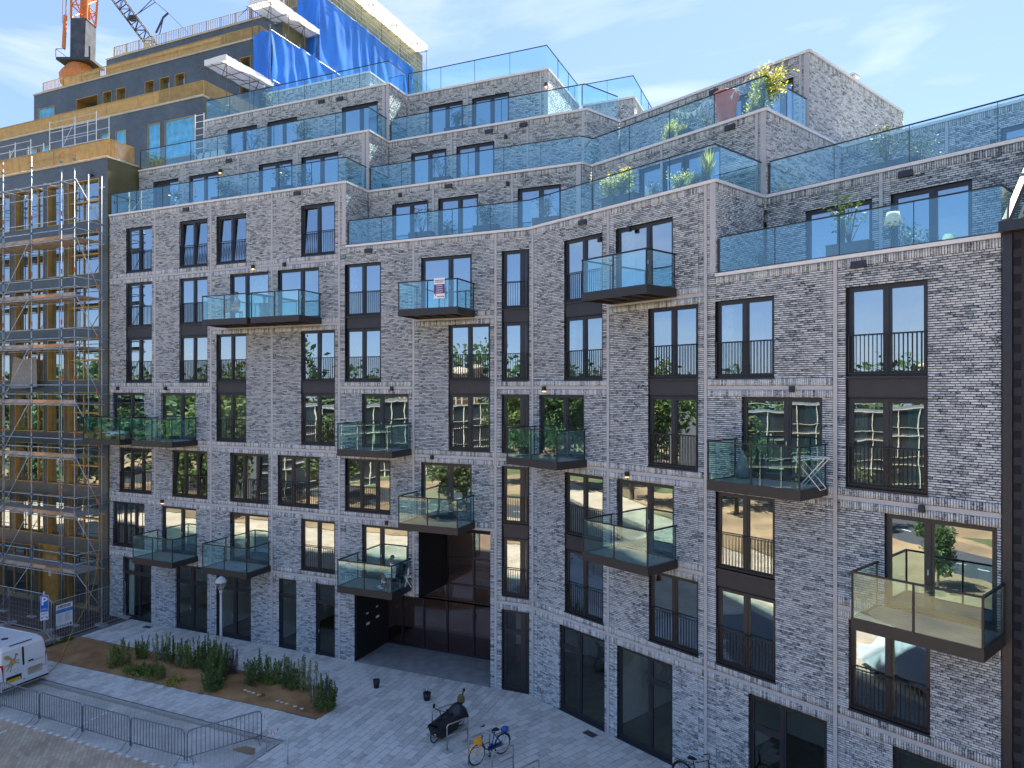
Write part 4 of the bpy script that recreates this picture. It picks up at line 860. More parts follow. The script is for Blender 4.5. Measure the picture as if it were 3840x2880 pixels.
# white van
m_van = M('white van paint', (.66,.67,.68), .28, var=.03, coat=.4); m_tail = M('tail lamp red', (.45,.02,.015), .15); m_plate = M('plate yellow', (.85,.52,.02), .4, var=.02); m_goldp = M('gold decal', (.42,.29,.11), .4, var=.2)
def van(loc, rz, label, decal=True):
    t_ = thing('van', label, 'van', loc, rz, None)            # local: x to the rear, y towards its left side is -y
    W2 = .985
    prof = [(2.45,.32),(2.50,.55),(2.46,1.05),(2.36,1.80),(2.22,1.95),(1.9,1.985),(-1.1,1.97),(-1.35,1.88),(-2.0,1.22),(-2.75,1.02),(-2.9,.7),(-2.85,.32)]
    mb = MB(); n = len(prof); rows = [(-W2+.16,.93,.05),(-W2+.03,.985,.015),(-W2,1.0,0),(W2,1.0,0),(W2-.03,.985,.015),(W2-.16,.93,.05)]
    V = []
    for yy, k, dz in ((-W2,1,0),(W2,1,0)):
        pass
    secs = [(-W2,.0),(-W2+.07,.05),(W2-.07,.05),(W2,.0)]
    for yy, up in secs:
        for x, z in prof:
            tz = z; ty = yy
            if z > 1.0: ty = yy*(1-.10*(z-1.0)); tz = z+(up if z > 1.7 else 0)
            V.append((x+(up*.5 if x > 2 else 0),ty,tz-.0))
    Fc = [tuple(range(n))[::-1], tuple(range(3*n,4*n))]+[(i*n+j,i*n+(j+1)%n,(i+1)*n+(j+1)%n,(i+1)*n+j) for i in range(3) for j in range(n)]
    bd = mb.add(V,Fc).mesh('body', m_van); body = ob('body', bd, t_)
    md_ = body.modifiers.new('soft','BEVEL'); md_.width = .03; md_.segments = 2; md_.limit_method = 'ANGLE'; md_.angle_limit = .35
    ob('rear_door_gap', MB().add([(2.485,-.075,.42),(2.49,-.0,.42),(2.42,-.0,1.83),(2.42,-.075,1.83),(2.53,-.075,.42),(2.53,.0,.42),(2.425,.0,1.84),(2.425,-.075,1.84)],[(0,3,2,1),(4,5,6,7),(0,1,5,4),(1,2,6,5),(2,3,7,6),(3,0,4,7)]).mesh('rear_door_gap', m_black), t_)
    ob('roof_trim', MB().box(2.27,2.31,-.5,.42,1.985,2.01).mesh('roof_trim', m_black), t_); ob('roof_vent', MB().lathe([(.13,2.02),(.13,2.05),(.02,2.06)],(1.35,-.1,0),12).mesh('roof_vent', m_black), t_)
    rr = MB()
    for yy in (-.80,.80): rr.tube([(2.0,yy,2.03),(-1.0,yy,2.03)],.022,6)
    ob('roof_rail', rr.mesh('roof_rail', m_van), t_)
    for s in (-1,1): ob('tail_lamp', MB().add([(2.44,s*.90,.70),(2.53,s*.86,.70),(2.50,s*.86,1.35),(2.40,s*.90,1.35),(2.40,s*.985,.70),(2.40,s*.975,1.35)],[(0,1,2,3),(1,4,5,2),(0,3,5,4),(3,2,5),(0,4,1)]).mesh('tail_lamp', m_tail), t_)
    bp = ob('bumper', MB().box(2.46,2.56,-.97,.97,.30,.50).mesh('bumper', m_van), t_); ob('bumper_pad', MB().box(2.561,2.575,-.95,.95,.33,.40).mesh('bumper_pad', m_black), bp)
    tr = ob('plate_recess', MB().box(2.50,2.525,-.75,-.15,.56,.80).mesh('plate_recess', m_black), t_)
    np_ = ob('number_plate', MB().box(2.525,2.535,-.72,-.20,.57,.685).mesh('number_plate', m_plate), t_)
    ob('lettering', text('V-XHP-10',.095,m_ink), np_, (2.537,-.46,.628), rot=(math.pi/2,0,math.pi/2))
    ob('side_window', MB().box(-1.75,-.9,-W2*.925-.012,-W2*.925-.004,1.25,1.72).mesh('side_window', m_black), t_)
    for x in (-1.75,1.55):
        for s in (-1,1):
            w = ob('wheel', MB().tube([(.26*math.cos(a),0,.26*math.sin(a)) for a in [k*math.pi/10 for k in range(20)]],.085,7,closed=True).mesh('wheel', m_tyre, True), t_, (x,s*.88,.345)); ob('rim', MB().lathe([(.19,-.03),(.2,.03)],n=14).mesh('rim', m_steel), w, rot=(math.pi/2,0,0))
    if decal:
        # winged horse emblem, gold, on the left rear door
        d_ = MB(); S_ = lambda pts: [(2.0,p[0],p[1]) for p in pts]
        def pl(pts):
            out = []
            for y,z in pts: x_ = 2.495-(z-1.05)*.135+.014 if z > 1.05 else 2.53; out.append((x_,y,z))
            d_.poly(out)
        pl([(-.62,1.30),(-.50,1.22),(-.40,1.26),(-.36,1.42),(-.42,1.50),(-.55,1.44)]); pl([(-.40,1.44),(-.36,1.40),(-.28,1.62),(-.34,1.66)]); pl([(-.36,1.66),(-.28,1.66),(-.22,1.57),(-.25,1.55),(-.32,1.59)])
        pl([(-.52,1.44),(-.44,1.46),(-.62,1.66),(-.82,1.68),(-.74,1.62),(-.84,1.60),(-.74,1.56),(-.80,1.52),(-.66,1.50)]); pl([(-.62,1.30),(-.56,1.24),(-.66,1.12),(-.74,1.06),(-.76,1.09),(-.68,1.16)]); pl([(-.56,1.24),(-.50,1.22),(-.54,1.08),(-.58,.98),(-.62,1.0),(-.57,1.10)])
        pl([(-.42,1.30),(-.38,1.36),(-.24,1.40),(-.18,1.34),(-.21,1.32),(-.26,1.36)]); pl([(-.40,1.27),(-.37,1.31),(-.22,1.28),(-.20,1.20),(-.23,1.20),(-.25,1.25)]); pl([(-.62,1.34),(-.64,1.28),(-.74,1.26),(-.86,1.14),(-.78,1.28)])
        ob('winged_horse_emblem', d_.mesh('winged_horse_emblem', m_goldp), t_)
        ln = MB()
        for i in range(9): ln.box(2.51,2.535,.10,.10+.75*random.uniform(.6,1),.90-i*.035,.906-i*.035)
        for i in range(12): ln.box(2.45,2.497,.12+i*.06,.12+i*.06+.035*random.uniform(.5,1),1.12,1.15)
        ln.tube([(2.527,-.36+.09*math.cos(a),.98+.09*math.sin(a)) for a in [k*math.pi/6 for k in range(12)]],.006,4,closed=True)
        ob('door_print', ln.mesh('door_print', m_goldp), t_); ob('door_handle', MB().box(2.47,2.515,.16,.36,1.17,1.21).mesh('door_handle', m_black), t_)
    return t_
van(G(-22.15,7.95,-.08), FA.a+.02, 'white delivery van with a gold winged horse and yellow number plate, seen from behind')
# hose from the scaffold to the van
t = thing('hose', 'thin yellow hose hanging from the scaffold and looping down to the van', 'hose', G(-25.3,.3,5.75))
o0 = G(-25.3,.3,5.75); pts = [G(-25.25,.45,5.72),G(-25.15,.55,4.6),G(-25.0,.8,3.2),G(-24.7,1.3,1.9),G(-24.2,2.2,.95),G(-23.4,3.3,.42),G(-22.3,4.4,.16),G(-21.2,5.4,.06),G(-20.2,6.6,.03),G(-20.0,7.3,-.03),G(-20.4,7.6,-.04)]
def smooth(P, n=4):
    out = []
    for i in range(len(P)-1):
        p0, p1, p2, p3 = P[max(i-1,0)], P[i], P[i+1], P[min(i+2,len(P)-1)]
        for k in range(n): u = k/n; out.append(.5*((2*p1)+(p2-p0)*u+(2*p0-5*p1+4*p2-p3)*u*u+(3*p1-p0-3*p2+p3)*u**3))
    return out+[P[-1]]
ob('hose_line', MB().tube([p-o0 for p in smooth(pts)],.014,5).mesh('hose_line', M('hose yellow',(.62,.36,.05),.5), True), t)
# fence piece leaning in the bed
t = thing('bent_railing', 'short bent steel railing standing up among the weeds at the bed end', 'railing', G(-7.2,4.25,.05), FA.a+1.2)
f = MB(); f.tube([(-.35,0,0),(-.35,0,1.45),(.35,0,1.25),(.35,0,0)],.016,6)
for i in range(1,7): f.tube([(-.35+.1*i,0,.05),(-.35+.1*i,0,1.44-.028*i)],.008,4)
ob('railing_bars', f.mesh('railing_bars', m_steel), t)
# ---------------------------------------------------------------- tiled building under construction, left
LBO = FA.w(-25.3,0,0); LFr = Fr((LBO.x,LBO.y), AA)          # x measured from the party line (negative to the left)
lb = thing('tiled_building', 'stepped building of dark blue grey tiles with gold railings, still under construction', 'building', LBO, AA)
def LX(s): return s+25.3
def pan(b, x0, x1, z0, z1, ops, y, depth):
    xs = sorted({x0,x1,*[v for o in ops for v in o[:2] if x0 < v < x1]}); zs = sorted({z0,z1,*[v for o in ops for v in o[2:] if z0 < v < z1]})
    for i in range(len(xs)-1):
        for j in range(len(zs)-1):
            cx, cz = (xs[i]+xs[i+1])/2, (zs[j]+zs[j+1])/2
            if any(o[0] < cx < o[1] and o[2] < cz < o[3] for o in ops): continue
            b.quad((xs[i],y,zs[j]),(xs[i+1],y,zs[j]),(xs[i+1],y,zs[j+1]),(xs[i],y,zs[j+1]))
def gold_window(x0, x1, z0, z1, y, muls=(), depth=.28, film=False, dark=False, transom=None, mirror=False):
    w, h = x1-x0, z1-z0; b = MB(); t = .045; d = depth
    b.box(0,w,-.03,d,0,t); b.box(0,w,-.03,d,h-t,h); b.box(0,t,-.03,d,t,h-t); b.box(w-t,w,-.03,d,t,h-t)
    for m_ in muls: b.box(m_-.04,m_+.04,d-.12,d,t,h-t)
    if transom: b.box(t,w-t,.08,d,transom-.04,transom+.04)
    f = ob('gold_window', b.mesh('gold_window', m_gold), lb, (x0,y,z0))
    xs = [t]+[v for m_ in muls for v in (m_-.04,m_+.04)]+[w-t]
    for i in range(0,len(xs),2):
        a, c = xs[i], xs[i+1]
        if film: ob('film', MB().quad((a,.03,t),(c,.03,t),(c,.03,h-t),(a,.03,h-t)).mesh('film', m_film), f)
        elif dark: ob('shade_sheet', MB().quad((a,1.2,t),(c,1.2,t),(c,1.2,h-t),(a,1.2,h-t)).mesh('shade_sheet', m_black), f)  # dark: a black sheet stands for the shade inside the opening
        else: ob('pane', pane_mesh(c-a,h-2*t), f, ((a+c)/2,d-.06,h/2), rot=(random.gauss(0,.004),0,random.gauss(0,.004)))
    return f
def gold_rail(x0, x1, y, z, h=1.0, solid=(), gap=.075, mat=None, turn=None):
    b = MB(); b.box(x0,x1,y-.025,y+.025,z+h-.04,z+h); b.box(x0,x1,y-.02,y+.02,z+.06,z+.10)
    n = int((x1-x0)/1.5)
    for i in range(n+1): x = x0+(x1-x0)*i/max(n,1); b.box(x-.03,x+.03,y-.02,y+.03,z,z+h-.04)
    sl = MB(); n = int((x1-x0)/gap)
    for i in range(n): x = x0+gap*(i+.5); sl.box(x-.021,x+.021,y-.015,y+.015,z+.10,z+h-.04)
    r = ob('gold_railing', b.mesh('gold_railing', mat or m_gold), lb); ob('slats', sl.mesh('slats', mat or m_gold), r, kind='stuff'); return r
tw = MB(); tside = MB()
# tier 1: front plane
rowz = [(4.06+3*k, 6.40+3*k) for k in range(7)]; cols_ = [(-38.6,-35.9),(-35.5,-33.88),(-33.4,-30.76),(-30.39,-28.92),(-28.59,-25.95)]
ops = [(LX(a),LX(b_),z0,z1) for a,b_ in cols_ for z0,z1 in rowz]+[(LX(-31.17),LX(-28.9),.1,3.46),(LX(-35.0),LX(-31.6),.1,3.3),(LX(-28.6),LX(-26.0),.1,3.3)]
pan(tw, -25, 0, 0, 25.45, ops, 0, .3)
for k, (z0,z1) in enumerate(rowz):
    for j, (a,b_) in enumerate(cols_):
        w = b_-a; mu = [w*.36,w*.70] if j in (2,0) else ([w*.4] if j == 4 else [])
        gold_window(LX(a),LX(b_),z0,z1,0,mu,dark=(j == 4 and k in (5,6)) and False, transom=1.15 if j == 4 else None)
gold_window(LX(-31.17),LX(-28.9),.1,3.46,0,[1.5],film=False); gold_window(LX(-35.0),LX(-31.6),.1,3.3,0,[1.2,2.4]); gold_window(LX(-28.6),LX(-26.0),.1,3.3,0,[1.3])
ob('door_leaf', MB().box(LX(-31.1),LX(-29.7),.12,.18,.12,3.4).mesh('door_leaf', m_gold), lb); ob('notice', MB().box(-.12,.12,-.01,0,-.17,.17).mesh('notice', m_white), lb, (LX(-30.4),.115,1.75))
tside.quad((0,0,0),(0,30,0),(0,30,25.45),(0,0,25.45))
cp = MB(); cp.box(-25,.05,-.06,.5,25.45,25.55); cp.box(-.05,.06,.5,2.6,25.45,25.55)
gold_rail(-25,0,.05,25.55,1.0); 
r = MB(); r.box(-.02,.02,.1,1.7,26.5,26.54); sl = MB()
for i in range(20): sl.box(-.015,.015,.1+i*.08,.1+i*.08+.042,25.6,26.5)
q = ob('gold_railing', r.mesh('gold_railing', m_gold), lb); ob('slats', sl.mesh('slats', m_gold), q, kind='stuff'); 
# tier 2 at depth 6.6
ops = [(LX(a),LX(b_),27.75,30.3) for a,b_ in ((-30.28,-29.12),(-28.69,-25.99),(-33.43,-32.36),(-34.91,-33.97),(-41.4,-40.27),(-43.0,-41.84))]
pan(tw, -25, 0, 25.4, 31.4, ops, 6.6, .3); cp.box(-25,.05,6.54,7.1,31.4,31.52); tside.quad((.0,6.6,25.4),(.0,30,25.4),(.0,30,31.4),(.0,6.6,31.4))
for o in ops: gold_window(*o,6.6,film=True)
gold_rail(-25,-21.3,6.66,31.52,.95,gap=.16); gold_rail(-21.3,0,6.66,31.52,.95)
r = MB(); r.box(-.02,.02,6.7,11.4,32.43,32.47); sl = MB()
for i in range(58): sl.box(-.015,.015,6.72+i*.08,6.72+i*.08+.042,31.55,32.43)
q = ob('gold_railing', r.mesh('gold_railing', m_gold), lb); ob('slats', sl.mesh('slats', m_gold), q, kind='stuff')
# tier 3 at depth 11.46
ops3 = [(-41.37,-40.35),(-39.82,-38.76),(-36.63,-35.62),(-35.01,-33.98),(-33.42,-32.39)]
ops = [(LX(a),LX(b_),33.2,36.25) for a,b_ in ops3]+[(LX(-44.56),LX(-41.93),33.2,36.2),(LX(-49.38),LX(-47.25),33.2,36.15),(LX(-27.0),LX(-26.0),33.2,36.28)]
pan(tw, LX(-49.95), 0, 31.3, 37.4, ops, 11.46, .3); cp.box(LX(-50),.05,11.40,12.0,37.4,37.52)
for o in ops[:5]: gold_window(*o,11.46,depth=.4)
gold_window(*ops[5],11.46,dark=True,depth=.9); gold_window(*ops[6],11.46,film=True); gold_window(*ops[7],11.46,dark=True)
tside.quad((0,11.46,31.3),(0,30,31.3),(0,30,37.4),(0,11.46,37.4)); tw.quad((LX(-49.95),11.46,31.3),(LX(-49.95),11.46,37.4),(LX(-49.95),30,37.4),(LX(-49.95),30,31.3))
gold_rail(LX(-48.84),LX(-46.2),11.52,37.52,.82,gap=.17); gold_rail(LX(-46.2),LX(-41.87),11.52,37.52,.82); gold_rail(LX(-41.87),LX(-40.97),11.52,37.52,.82,gap=.17); gold_rail(LX(-40.97),LX(-25.4),11.52,37.52,.82)
r = MB(); r.box(-.02,.02,11.6,13.8,38.3,38.34); sl = MB()
for i in range(27): sl.box(-.015,.015,11.62+i*.08,11.62+i*.08+.042,37.55,38.3)
q = ob('gold_railing', r.mesh('gold_railing', m_gold), lb); ob('slats', sl.mesh('slats', m_gold), q, kind='stuff')
# tier 4 at depth 13.9
pan(tw, LX(-44.3), 0, 37.4, 40.42, [], 13.9, .3); cp.box(LX(-44.35),.05,13.84,14.4,40.42,40.52); tw.quad((LX(-44.3),13.9,37.4),(LX(-44.3),13.9,40.4),(LX(-44.3),30,40.4),(LX(-44.3),30,37.4)); tside.quad((0,13.9,37.4),(0,30,37.4),(0,30,40.4),(0,13.9,40.4))
gold_rail(LX(-43.44),LX(-25.4),13.96,40.52,.86,gap=.19,mat=M('grey gold railing',(.30,.25,.15),.4,metal=.5)); gold_rail(LX(-40.6),LX(-39.9),14.6,40.52,.9)
r = MB(); r.box(LX(-43.44)-.02,LX(-43.44)+.02,14,18,41.34,41.38); sl = MB()
for i in range(14): sl.box(LX(-43.44)-.015,LX(-43.44)+.015,14+i*.28,14+i*.28+.05,40.55,41.34)
q = ob('gold_railing', r.mesh('gold_railing', m_gold), lb); ob('slats', sl.mesh('slats', m_gold), q, kind='stuff')
# set back penthouse behind the tarpaulins
pan(tw, LX(-30), 0, 40.4, 46.0, [], 19.5, .3); tside.quad((0,19.5,40.4),(0,34,40.4),(0,34,46),(0,19.5,46)); gold_rail(LX(-32),LX(-25.4),17.5,43.0,.9,gap=.19)
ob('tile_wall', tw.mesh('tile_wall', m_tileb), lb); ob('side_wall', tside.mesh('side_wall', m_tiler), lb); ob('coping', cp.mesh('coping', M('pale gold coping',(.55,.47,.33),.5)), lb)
fl_ = MB()
for (x0,y0,z,d) in ((-25,.3,25.3,7),(-25,6.9,31.2,6),(-25,11.8,37.2,4),(-19,14.2,40.2,14)): fl_.box(x0,-.05,y0,y0+d,z-.3,z)
for k in range(7): fl_.box(-25,-.05,.31,6,3.6+3*k,3.75+3*k)
fl_.quad((-25,5,0),(0,5,0),(0,5,25),(-25,5,25)); fl_.quad((-25,9,25),(0,9,25),(0,9,31),(-25,9,31)); fl_.quad((-25,14,31),(0,14,31),(0,14,37),(-25,14,37)); fl_.quad((-25,30,0),(0,30,0),(0,30,40),(-25,30,40)); fl_.box(-25,-.1,.4,30,.0,.05)
ob('floor_slab', fl_.mesh('floor_slab', m_room), lb)
ob('camera_box', MB().box(-.12,.12,-.12,0,-.06,.06).mesh('camera_box', m_frame), lb, (LX(-26.6),-.005,24.6))
# ---------------------------------------------------------------- scaffold along its front
sf = thing('scaffold', 'grey tube scaffold with plank decks along the front of the dark tiled building', 'scaffold', FA.w(-25.3,-1.0,0), AA)
m_tube = M('scaffold tube', (.42,.47,.50), .55, metal=.15, var=.25, scale=5); m_blueclip = M('scaffold blue coupler', (.06,.16,.30), .5); m_ochre = M('scaffold red tape', (.60,.14,.05), .6)
XS = [.05,-1.0,-3.5,-6.0,-8.5,-11.0,-13.5]; YO, YI = -.92, .62       # outer, inner rows (y local, from D 1.0)
LZ = [2.72,5.74,8.88,11.77,14.80,17.52,20.62]; TOP = 23.75
for x in XS:
    for y in (YO,YI):
        if x == -1.0 and y == YI: continue
        top_ = 25.4 if y == YO and x < -2 else 24.3
        ob('standard', MB().tube([(0,0,0),(0,0,top_)],.024,6).mesh('standard', m_tube, True), sf, (x,y,0))
ob('standard', MB().tube([(0,0,0),(0,0,24.2)],.024,6).mesh('standard', m_tube, True), sf, (.05,-.15,0))
led = MB().tube([(-13.6,0,0),(.2,0,0)],.022,6).mesh('ledger', m_tube, True); trn = MB().tube([(0,YO-.12,0),(0,YI+.12,0)],.022,6).mesh('transom', m_tube, True); shortr = MB().tube([(0,YO-.1,0),(0,YI+.4,0)],.022,6).mesh('guard_rail', m_tube, True)
bd = MB().box(-1.24,1.24,-.097,.097,0,.045).mesh('scaffold_plank', m_board)
for z in LZ+[TOP]:
    ob('ledger', led, sf, (0,YO-.04,z-.06)); ob('ledger', led, sf, (0,YI+.04,z-.06))
    x = -13.5
    while x < .15: ob('transom', trn, sf, (x,0,z-.02)); x += 1.25
    if z == TOP: continue
    for h in (.52,1.02): ob('ledger', led, sf, (0,YO+.04,z+h)); ob('guard_rail', shortr, sf, (.09,0,z+h))
    for i in range(6):
        xa = -12.3+i*2.5
        for j in range(7): ob('scaffold_plank', bd, sf, (min(xa,-1.1),YO+.12+j*.205,z+random.uniform(.0,.006)), random.uniform(-.006,.006))
    for i in range(6): ob('toe_board', MB().box(-1.24,1.24,-.014,.014,.05,.22).mesh('toe_board', m_board if (i+int(z))%3 else M('pale toe board',(.62,.36,.18),.8)), sf, (min(-12.3+i*2.5,-1.15),YO+.05,z))
for i, z in enumerate([.3]+LZ[:-1]):
    z2 = (LZ+[TOP])[i]+.1 if i < len(LZ) else TOP
    ob('brace', MB().tube([(.12,YO,z2+(.0)),(.12,YI,z+.1)],.022,6).mesh('brace', m_tube, True), sf); ob('brace', MB().tube([(-3.6,YO-.06,z2),(-6.1,YO-.06,z)],.022,6).mesh('brace', m_tube, True), sf); ob('brace', MB().tube([(-11,YO-.06,z),(-8.5,YO-.06,z2)],.022,6).mesh('brace', m_tube, True), sf)
ob('brace', MB().tube([(.12,YO,TOP),(.12,YI,LZ[-1]+.9)],.022,6).mesh('brace', m_tube, True), sf)
cl = MB(); rt = MB()
for x in XS:
    for z in LZ+[TOP]:
        for dz in (-.06,.52,1.02): cl.box(x-.05,x+.05,YO-.07,YO+.05,z+dz-.05,z+dz+.05)
        if random.random() < .45: rt.box(x-.03,x+.03,YO-.03,YO+.03,z+1.25,z+1.5)
for z in LZ: rt.box(.09,.15,YI-.35,YI-.28,z+.55,z+.75)
ob('coupler', cl.mesh('coupler', m_blueclip), sf, kind='stuff'); ob('red_tape', rt.mesh('red_tape', m_ochre), sf, kind='stuff')
fp = MB()
for x in XS: fp.box(x-.3,x+.3,YO-.12,YO+.12,0.005,.05)
ob('sole_board', fp.mesh('sole_board', m_board), sf, kind='stuff')
ob('dust_sheet', MB().add([(0,0,0),(1.2,.05,0),(2.5,0,.1),(.3,.02,1.9),(1.3,.08,1.7),(2.4,.02,1.9)],[(0,1,4,3),(1,2,5,4)]).mesh('dust_sheet', M('grey dust sheet',(.45,.44,.42),.7,trans=.3), True), sf, (-8.1,.7,12.6))
# two low towers on the first roof
def roof_tower(x, y, z, w, h, label):
    t_ = thing('roof_scaffold', label, 'scaffold', LFr.w(x,y,z), AA, 'small scaffold towers on the first gold railed roof')
    p = MB()
    for a in (0,w*.55,w):
        for d in (0,.8): ob('standard', MB().tube([(0,0,0),(0,0,h)],.024,5).mesh('standard', m_tube), t_, (a,d,0))
    for k in range(6):
        zz = .3+k*(h-.4)/5; ob('rung', MB().tube([(0,0,0),(w,0,0)],.020,5).mesh('rung', m_tube), t_, (0,0,zz)); ob('rung', MB().tube([(0,.8,0),(w,.8,0)],.020,5).mesh('rung', m_tube), t_, (0,0,zz))
    ob('brace', MB().tube([(0,0,.2),(w*.55,0,h-.3)],.02,5).mesh('brace', m_tube), t_); ob('platform', MB().box(0,w,.05,.75,.9,.95).mesh('platform', m_board), t_)
roof_tower(LX(-32.1),1.2,25.5,4.2,3.4,'low scaffold tower standing behind the gold railing, nearer the corner'); roof_tower(LX(-37.3),1.2,25.5,3.4,2.6,'low scaffold tower behind the gold railing at the picture edge')
t = thing('tarpaulin_heap', 'crumpled blue sheet lying on the gold railed roof below the scaffold tower', 'tarpaulin', LFr.w(LX(-31.9),.9,26.2), AA)
mb = MB(); V = []
for i in range(13):
    for j in range(5): u, v = i/12, j/4; V.append((u*3.6,v*.9,.12*mnoise.noise(Vector((u*6,v*4,1)))+.28*math.sin(math.pi*v)*math.sin(math.pi*u)+.35))
mb.add(V,[(i*5+j,(i+1)*5+j,(i+1)*5+j+1,i*5+j+1) for i in range(12) for j in range(4)]); ob('sheet', mb.mesh('sheet', m_tarp, True), t)
t = thing('ladder_scaffold', 'narrow pale ladder frame standing between the tiled wall and the brick terrace', 'ladder', FA.w(-22.0,3.0,24.6), AA)
for x in (0,.68): ob('rail', MB().tube([(x,0,0),(x,0,3.8)],.028,6).mesh('rail', m_signw), t)
for k in range(10): ob('rung', MB().tube([(0,0,.3+k*.38),(.68,0,.3+k*.38)],.018,5).mesh('rung', m_signw), t)
# ---------------------------------------------------------------- blue tarpaulins and white canopies on scaffolds beside the upper storeys
def cloth(name, P00, P10, P01, P11, nx, nz, amp, mat, parent, org, seed):
    """hanging sheet between four corners with folds"""
    V = []; nrm = (P10-P00).cross(P01-P00).normalized()
    for i in range(nx+1):
        for j in range(nz+1):
            u, v = i/nx, j/nz; p = (P00*(1-u)+P10*u)*(1-v)+(P01*(1-u)+P11*u)*v
            L_ = (P10-P00).length*u
            f = amp*(mnoise.noise(Vector((L_*1.1+v*.8,v*1.5,seed)))*1.9+.22*math.sin(L_*5.2+3*v+2*mnoise.noise(Vector((L_*.5,0,seed)))))*(.35+.65*math.sin(math.pi*min(max(v,.05),.95)))
            V.append(p+nrm*f-org-Vector((0,0,.12*math.sin(math.pi*u*3)*v)))
    me = MB().add(V,[(i*(nz+1)+j,(i+1)*(nz+1)+j,(i+1)*(nz+1)+j+1,i*(nz+1)+j+1) for i in range(nx) for j in range(nz)]).mesh(name, mat, True)
    return ob(name, me, parent)
W = lambda s,D,z: FA.w(s,-D,z)
def tarp_thing(label, s0, s1, D0, D1, zt, zb, ztb=None, zbb=None, seed=1):
    o = W(s1,D0,zb); t_ = thing('blue_tarpaulin', label, 'tarpaulin', o, 0, 'blue tarpaulins hung on the upper scaffolds')
    ztb = ztb if ztb is not None else zt; zbb = zbb if zbb is not None else zb
    cloth('front_sheet', W(s0,D0,zb),W(s1,D0,zb),W(s0,D0,zt),W(s1,D0,zt),14,10,.06,m_tarp,t_,o,seed); cloth('side_sheet', W(s1,D0,zb),W(s1,D1,zbb),W(s1,D0,zt),W(s1,D1,ztb),70,16,.12,m_tarp,t_,o,seed+3)
    p = MB()
    for D in np.linspace(D0,D1,6): ob('pole', MB().tube([W(s1-.08,D,zb-.5)-o,W(s1-.08,D,zt+.4)-o],.024,5).mesh('pole', m_tube), t_)
    ob('top_rail', MB().tube([W(s1,D0,zt)-o,W(s1,D1,ztb)-o],.03,5).mesh('top_rail', m_tube), t_)
    return t_
tarp_thing('blue tarpaulin wrapped round the lower scaffold corner, below the middle white canopy', -25.6, -24.0, -11.3, -19.0, 37.64, 34.0, seed=1)
tarp_thing('large blue tarpaulin wrapped round the topmost scaffold under the long cream canopy', -26.2, -24.0, -16.57, -30.0, 42.9, 37.4, seed=5)
tarp_thing('small blue tarpaulin piece hanging beneath the lowest white canopy end', -24.6, -24.0, -11.5, -16.5, 34.2, 31.5, seed=9)
def canopy(label, s0, s1, D0, D1, z, legs, sag=.12, fascia=.38, spike=None, mat=None):
    o = W(s0,D0,z); t_ = thing('canopy', label, 'canopy', o, 0, 'white sheeted scaffold roofs')
    V = []; nx, ny = 20, 10
    for i in range(nx+1):
        for j in range(ny+1):
            u, v = i/nx, j/ny; p = W(s0+(s1-s0)*v, D0+(D1-D0)*u, z+sag*mnoise.noise(Vector((u*5,v*3,z)))+.10*math.cos(u*math.pi*2*5)*(.3 if 0 < v < 1 else .1)-.0); V.append(p-o)
    ob('roof_sheet', MB().add(V,[(i*(ny+1)+j,(i+1)*(ny+1)+j,(i+1)*(ny+1)+j+1,i*(ny+1)+j+1) for i in range(nx) for j in range(ny)]).mesh('roof_sheet', mat or m_canopy, True), t_)
    fV = []
    path = [(s0,D0,0)]+[(s0+(s1-s0)*k/4,D0,0) for k in range(1,5)]+[(s1,D0+(D1-D0)*k/24,0) for k in range(1,25)]
    for k,(s,D,_) in enumerate(path):
        e_ = .05*mnoise.noise(Vector((k*.7,z,0))); fV += [W(s,D,z-.02+e_)-o, W(s,D,z+fascia+e_*1.5)-o]
    ob('fascia', MB().add(fV,[(2*k,2*k+2,2*k+3,2*k+1) for k in range(len(path)-1)]).mesh('fascia', m_white, False), t_)
    fr_ = MB(); n = max(3, int(abs(D1-D0)/1.8)); Ds = np.linspace(D0,D1,n+1); m_ = M('brown scaffold tube',(.16,.12,.08),.5,metal=.4)
    for k, D in enumerate(Ds):
        ob('rafter', MB().tube([W(s0,D,z-.15)-o,W(s1,D,z-.15)-o],.028,5).mesh('rafter', m_), t_)
        if k < n: ob('brace', MB().tube([W(s0 if k%2 else s1,D,z-.22)-o,W(s1 if k%2 else s0,Ds[k+1],z-.22)-o],.026,5).mesh('brace', m_), t_)
    for s in (s0+.1,(s0+s1)/2,s1-.1): ob('purlin', MB().tube([W(s,D0+.3,z-.2)-o,W(s,D1,z-.2)-o],.028,5).mesh('purlin', m_), t_)
    for (s,D,zl) in legs: ob('leg', MB().tube([W(s,D,z-.1)-o,W(s,D,zl)-o],.026,5).mesh('leg', m_), t_)
    if spike: ob('spike', MB().tube([W(s0,D0,z-.1)-o,W(*spike)-o],.03,5,.008).mesh('spike', m_), t_)
    return t_
canopy('low white scaffold roof above the second gold railing, lowest of the white canopies', -25.9, -24.0, -7.25, -11.6, 33.75, [(-25.7,-7.4,31.4),(-24.1,-7.4,29),(-24.1,-9.4,31),(-24.1,-11.2,31.5)], spike=(-26.6,-7.1,33.1))
canopy('middle white scaffold roof above the lower blue tarpaulin', -26.0, -24.0, -11.26, -16.5, 39.72, [(-25.8,-11.4,37.3),(-24.1,-11.4,37.6),(-24.1,-13.2,37.6),(-24.1,-14.9,37.6),(-24.1,-16.4,37.8)], spike=(-26.8,-11.1,39.0))
m_cream = M('sunlit cream canopy', (.82,.76,.64), .6, trans=.6)  # sun glowing through the white sheet, put into a cream colour
canopy('long cream scaffold roof over the topmost blue tarpaulin against the sky', -28.2, -24.0, -16.5, -32.8, 45.85, [(-24.1,-19,42.5),(-24.1,-22,42.5),(-24.1,-25,42.4),(-24.1,-28,42.3),(-24.1,-31,41.5),(-24.1,-32.7,41),(-27,-31,42)], mat=m_cream)
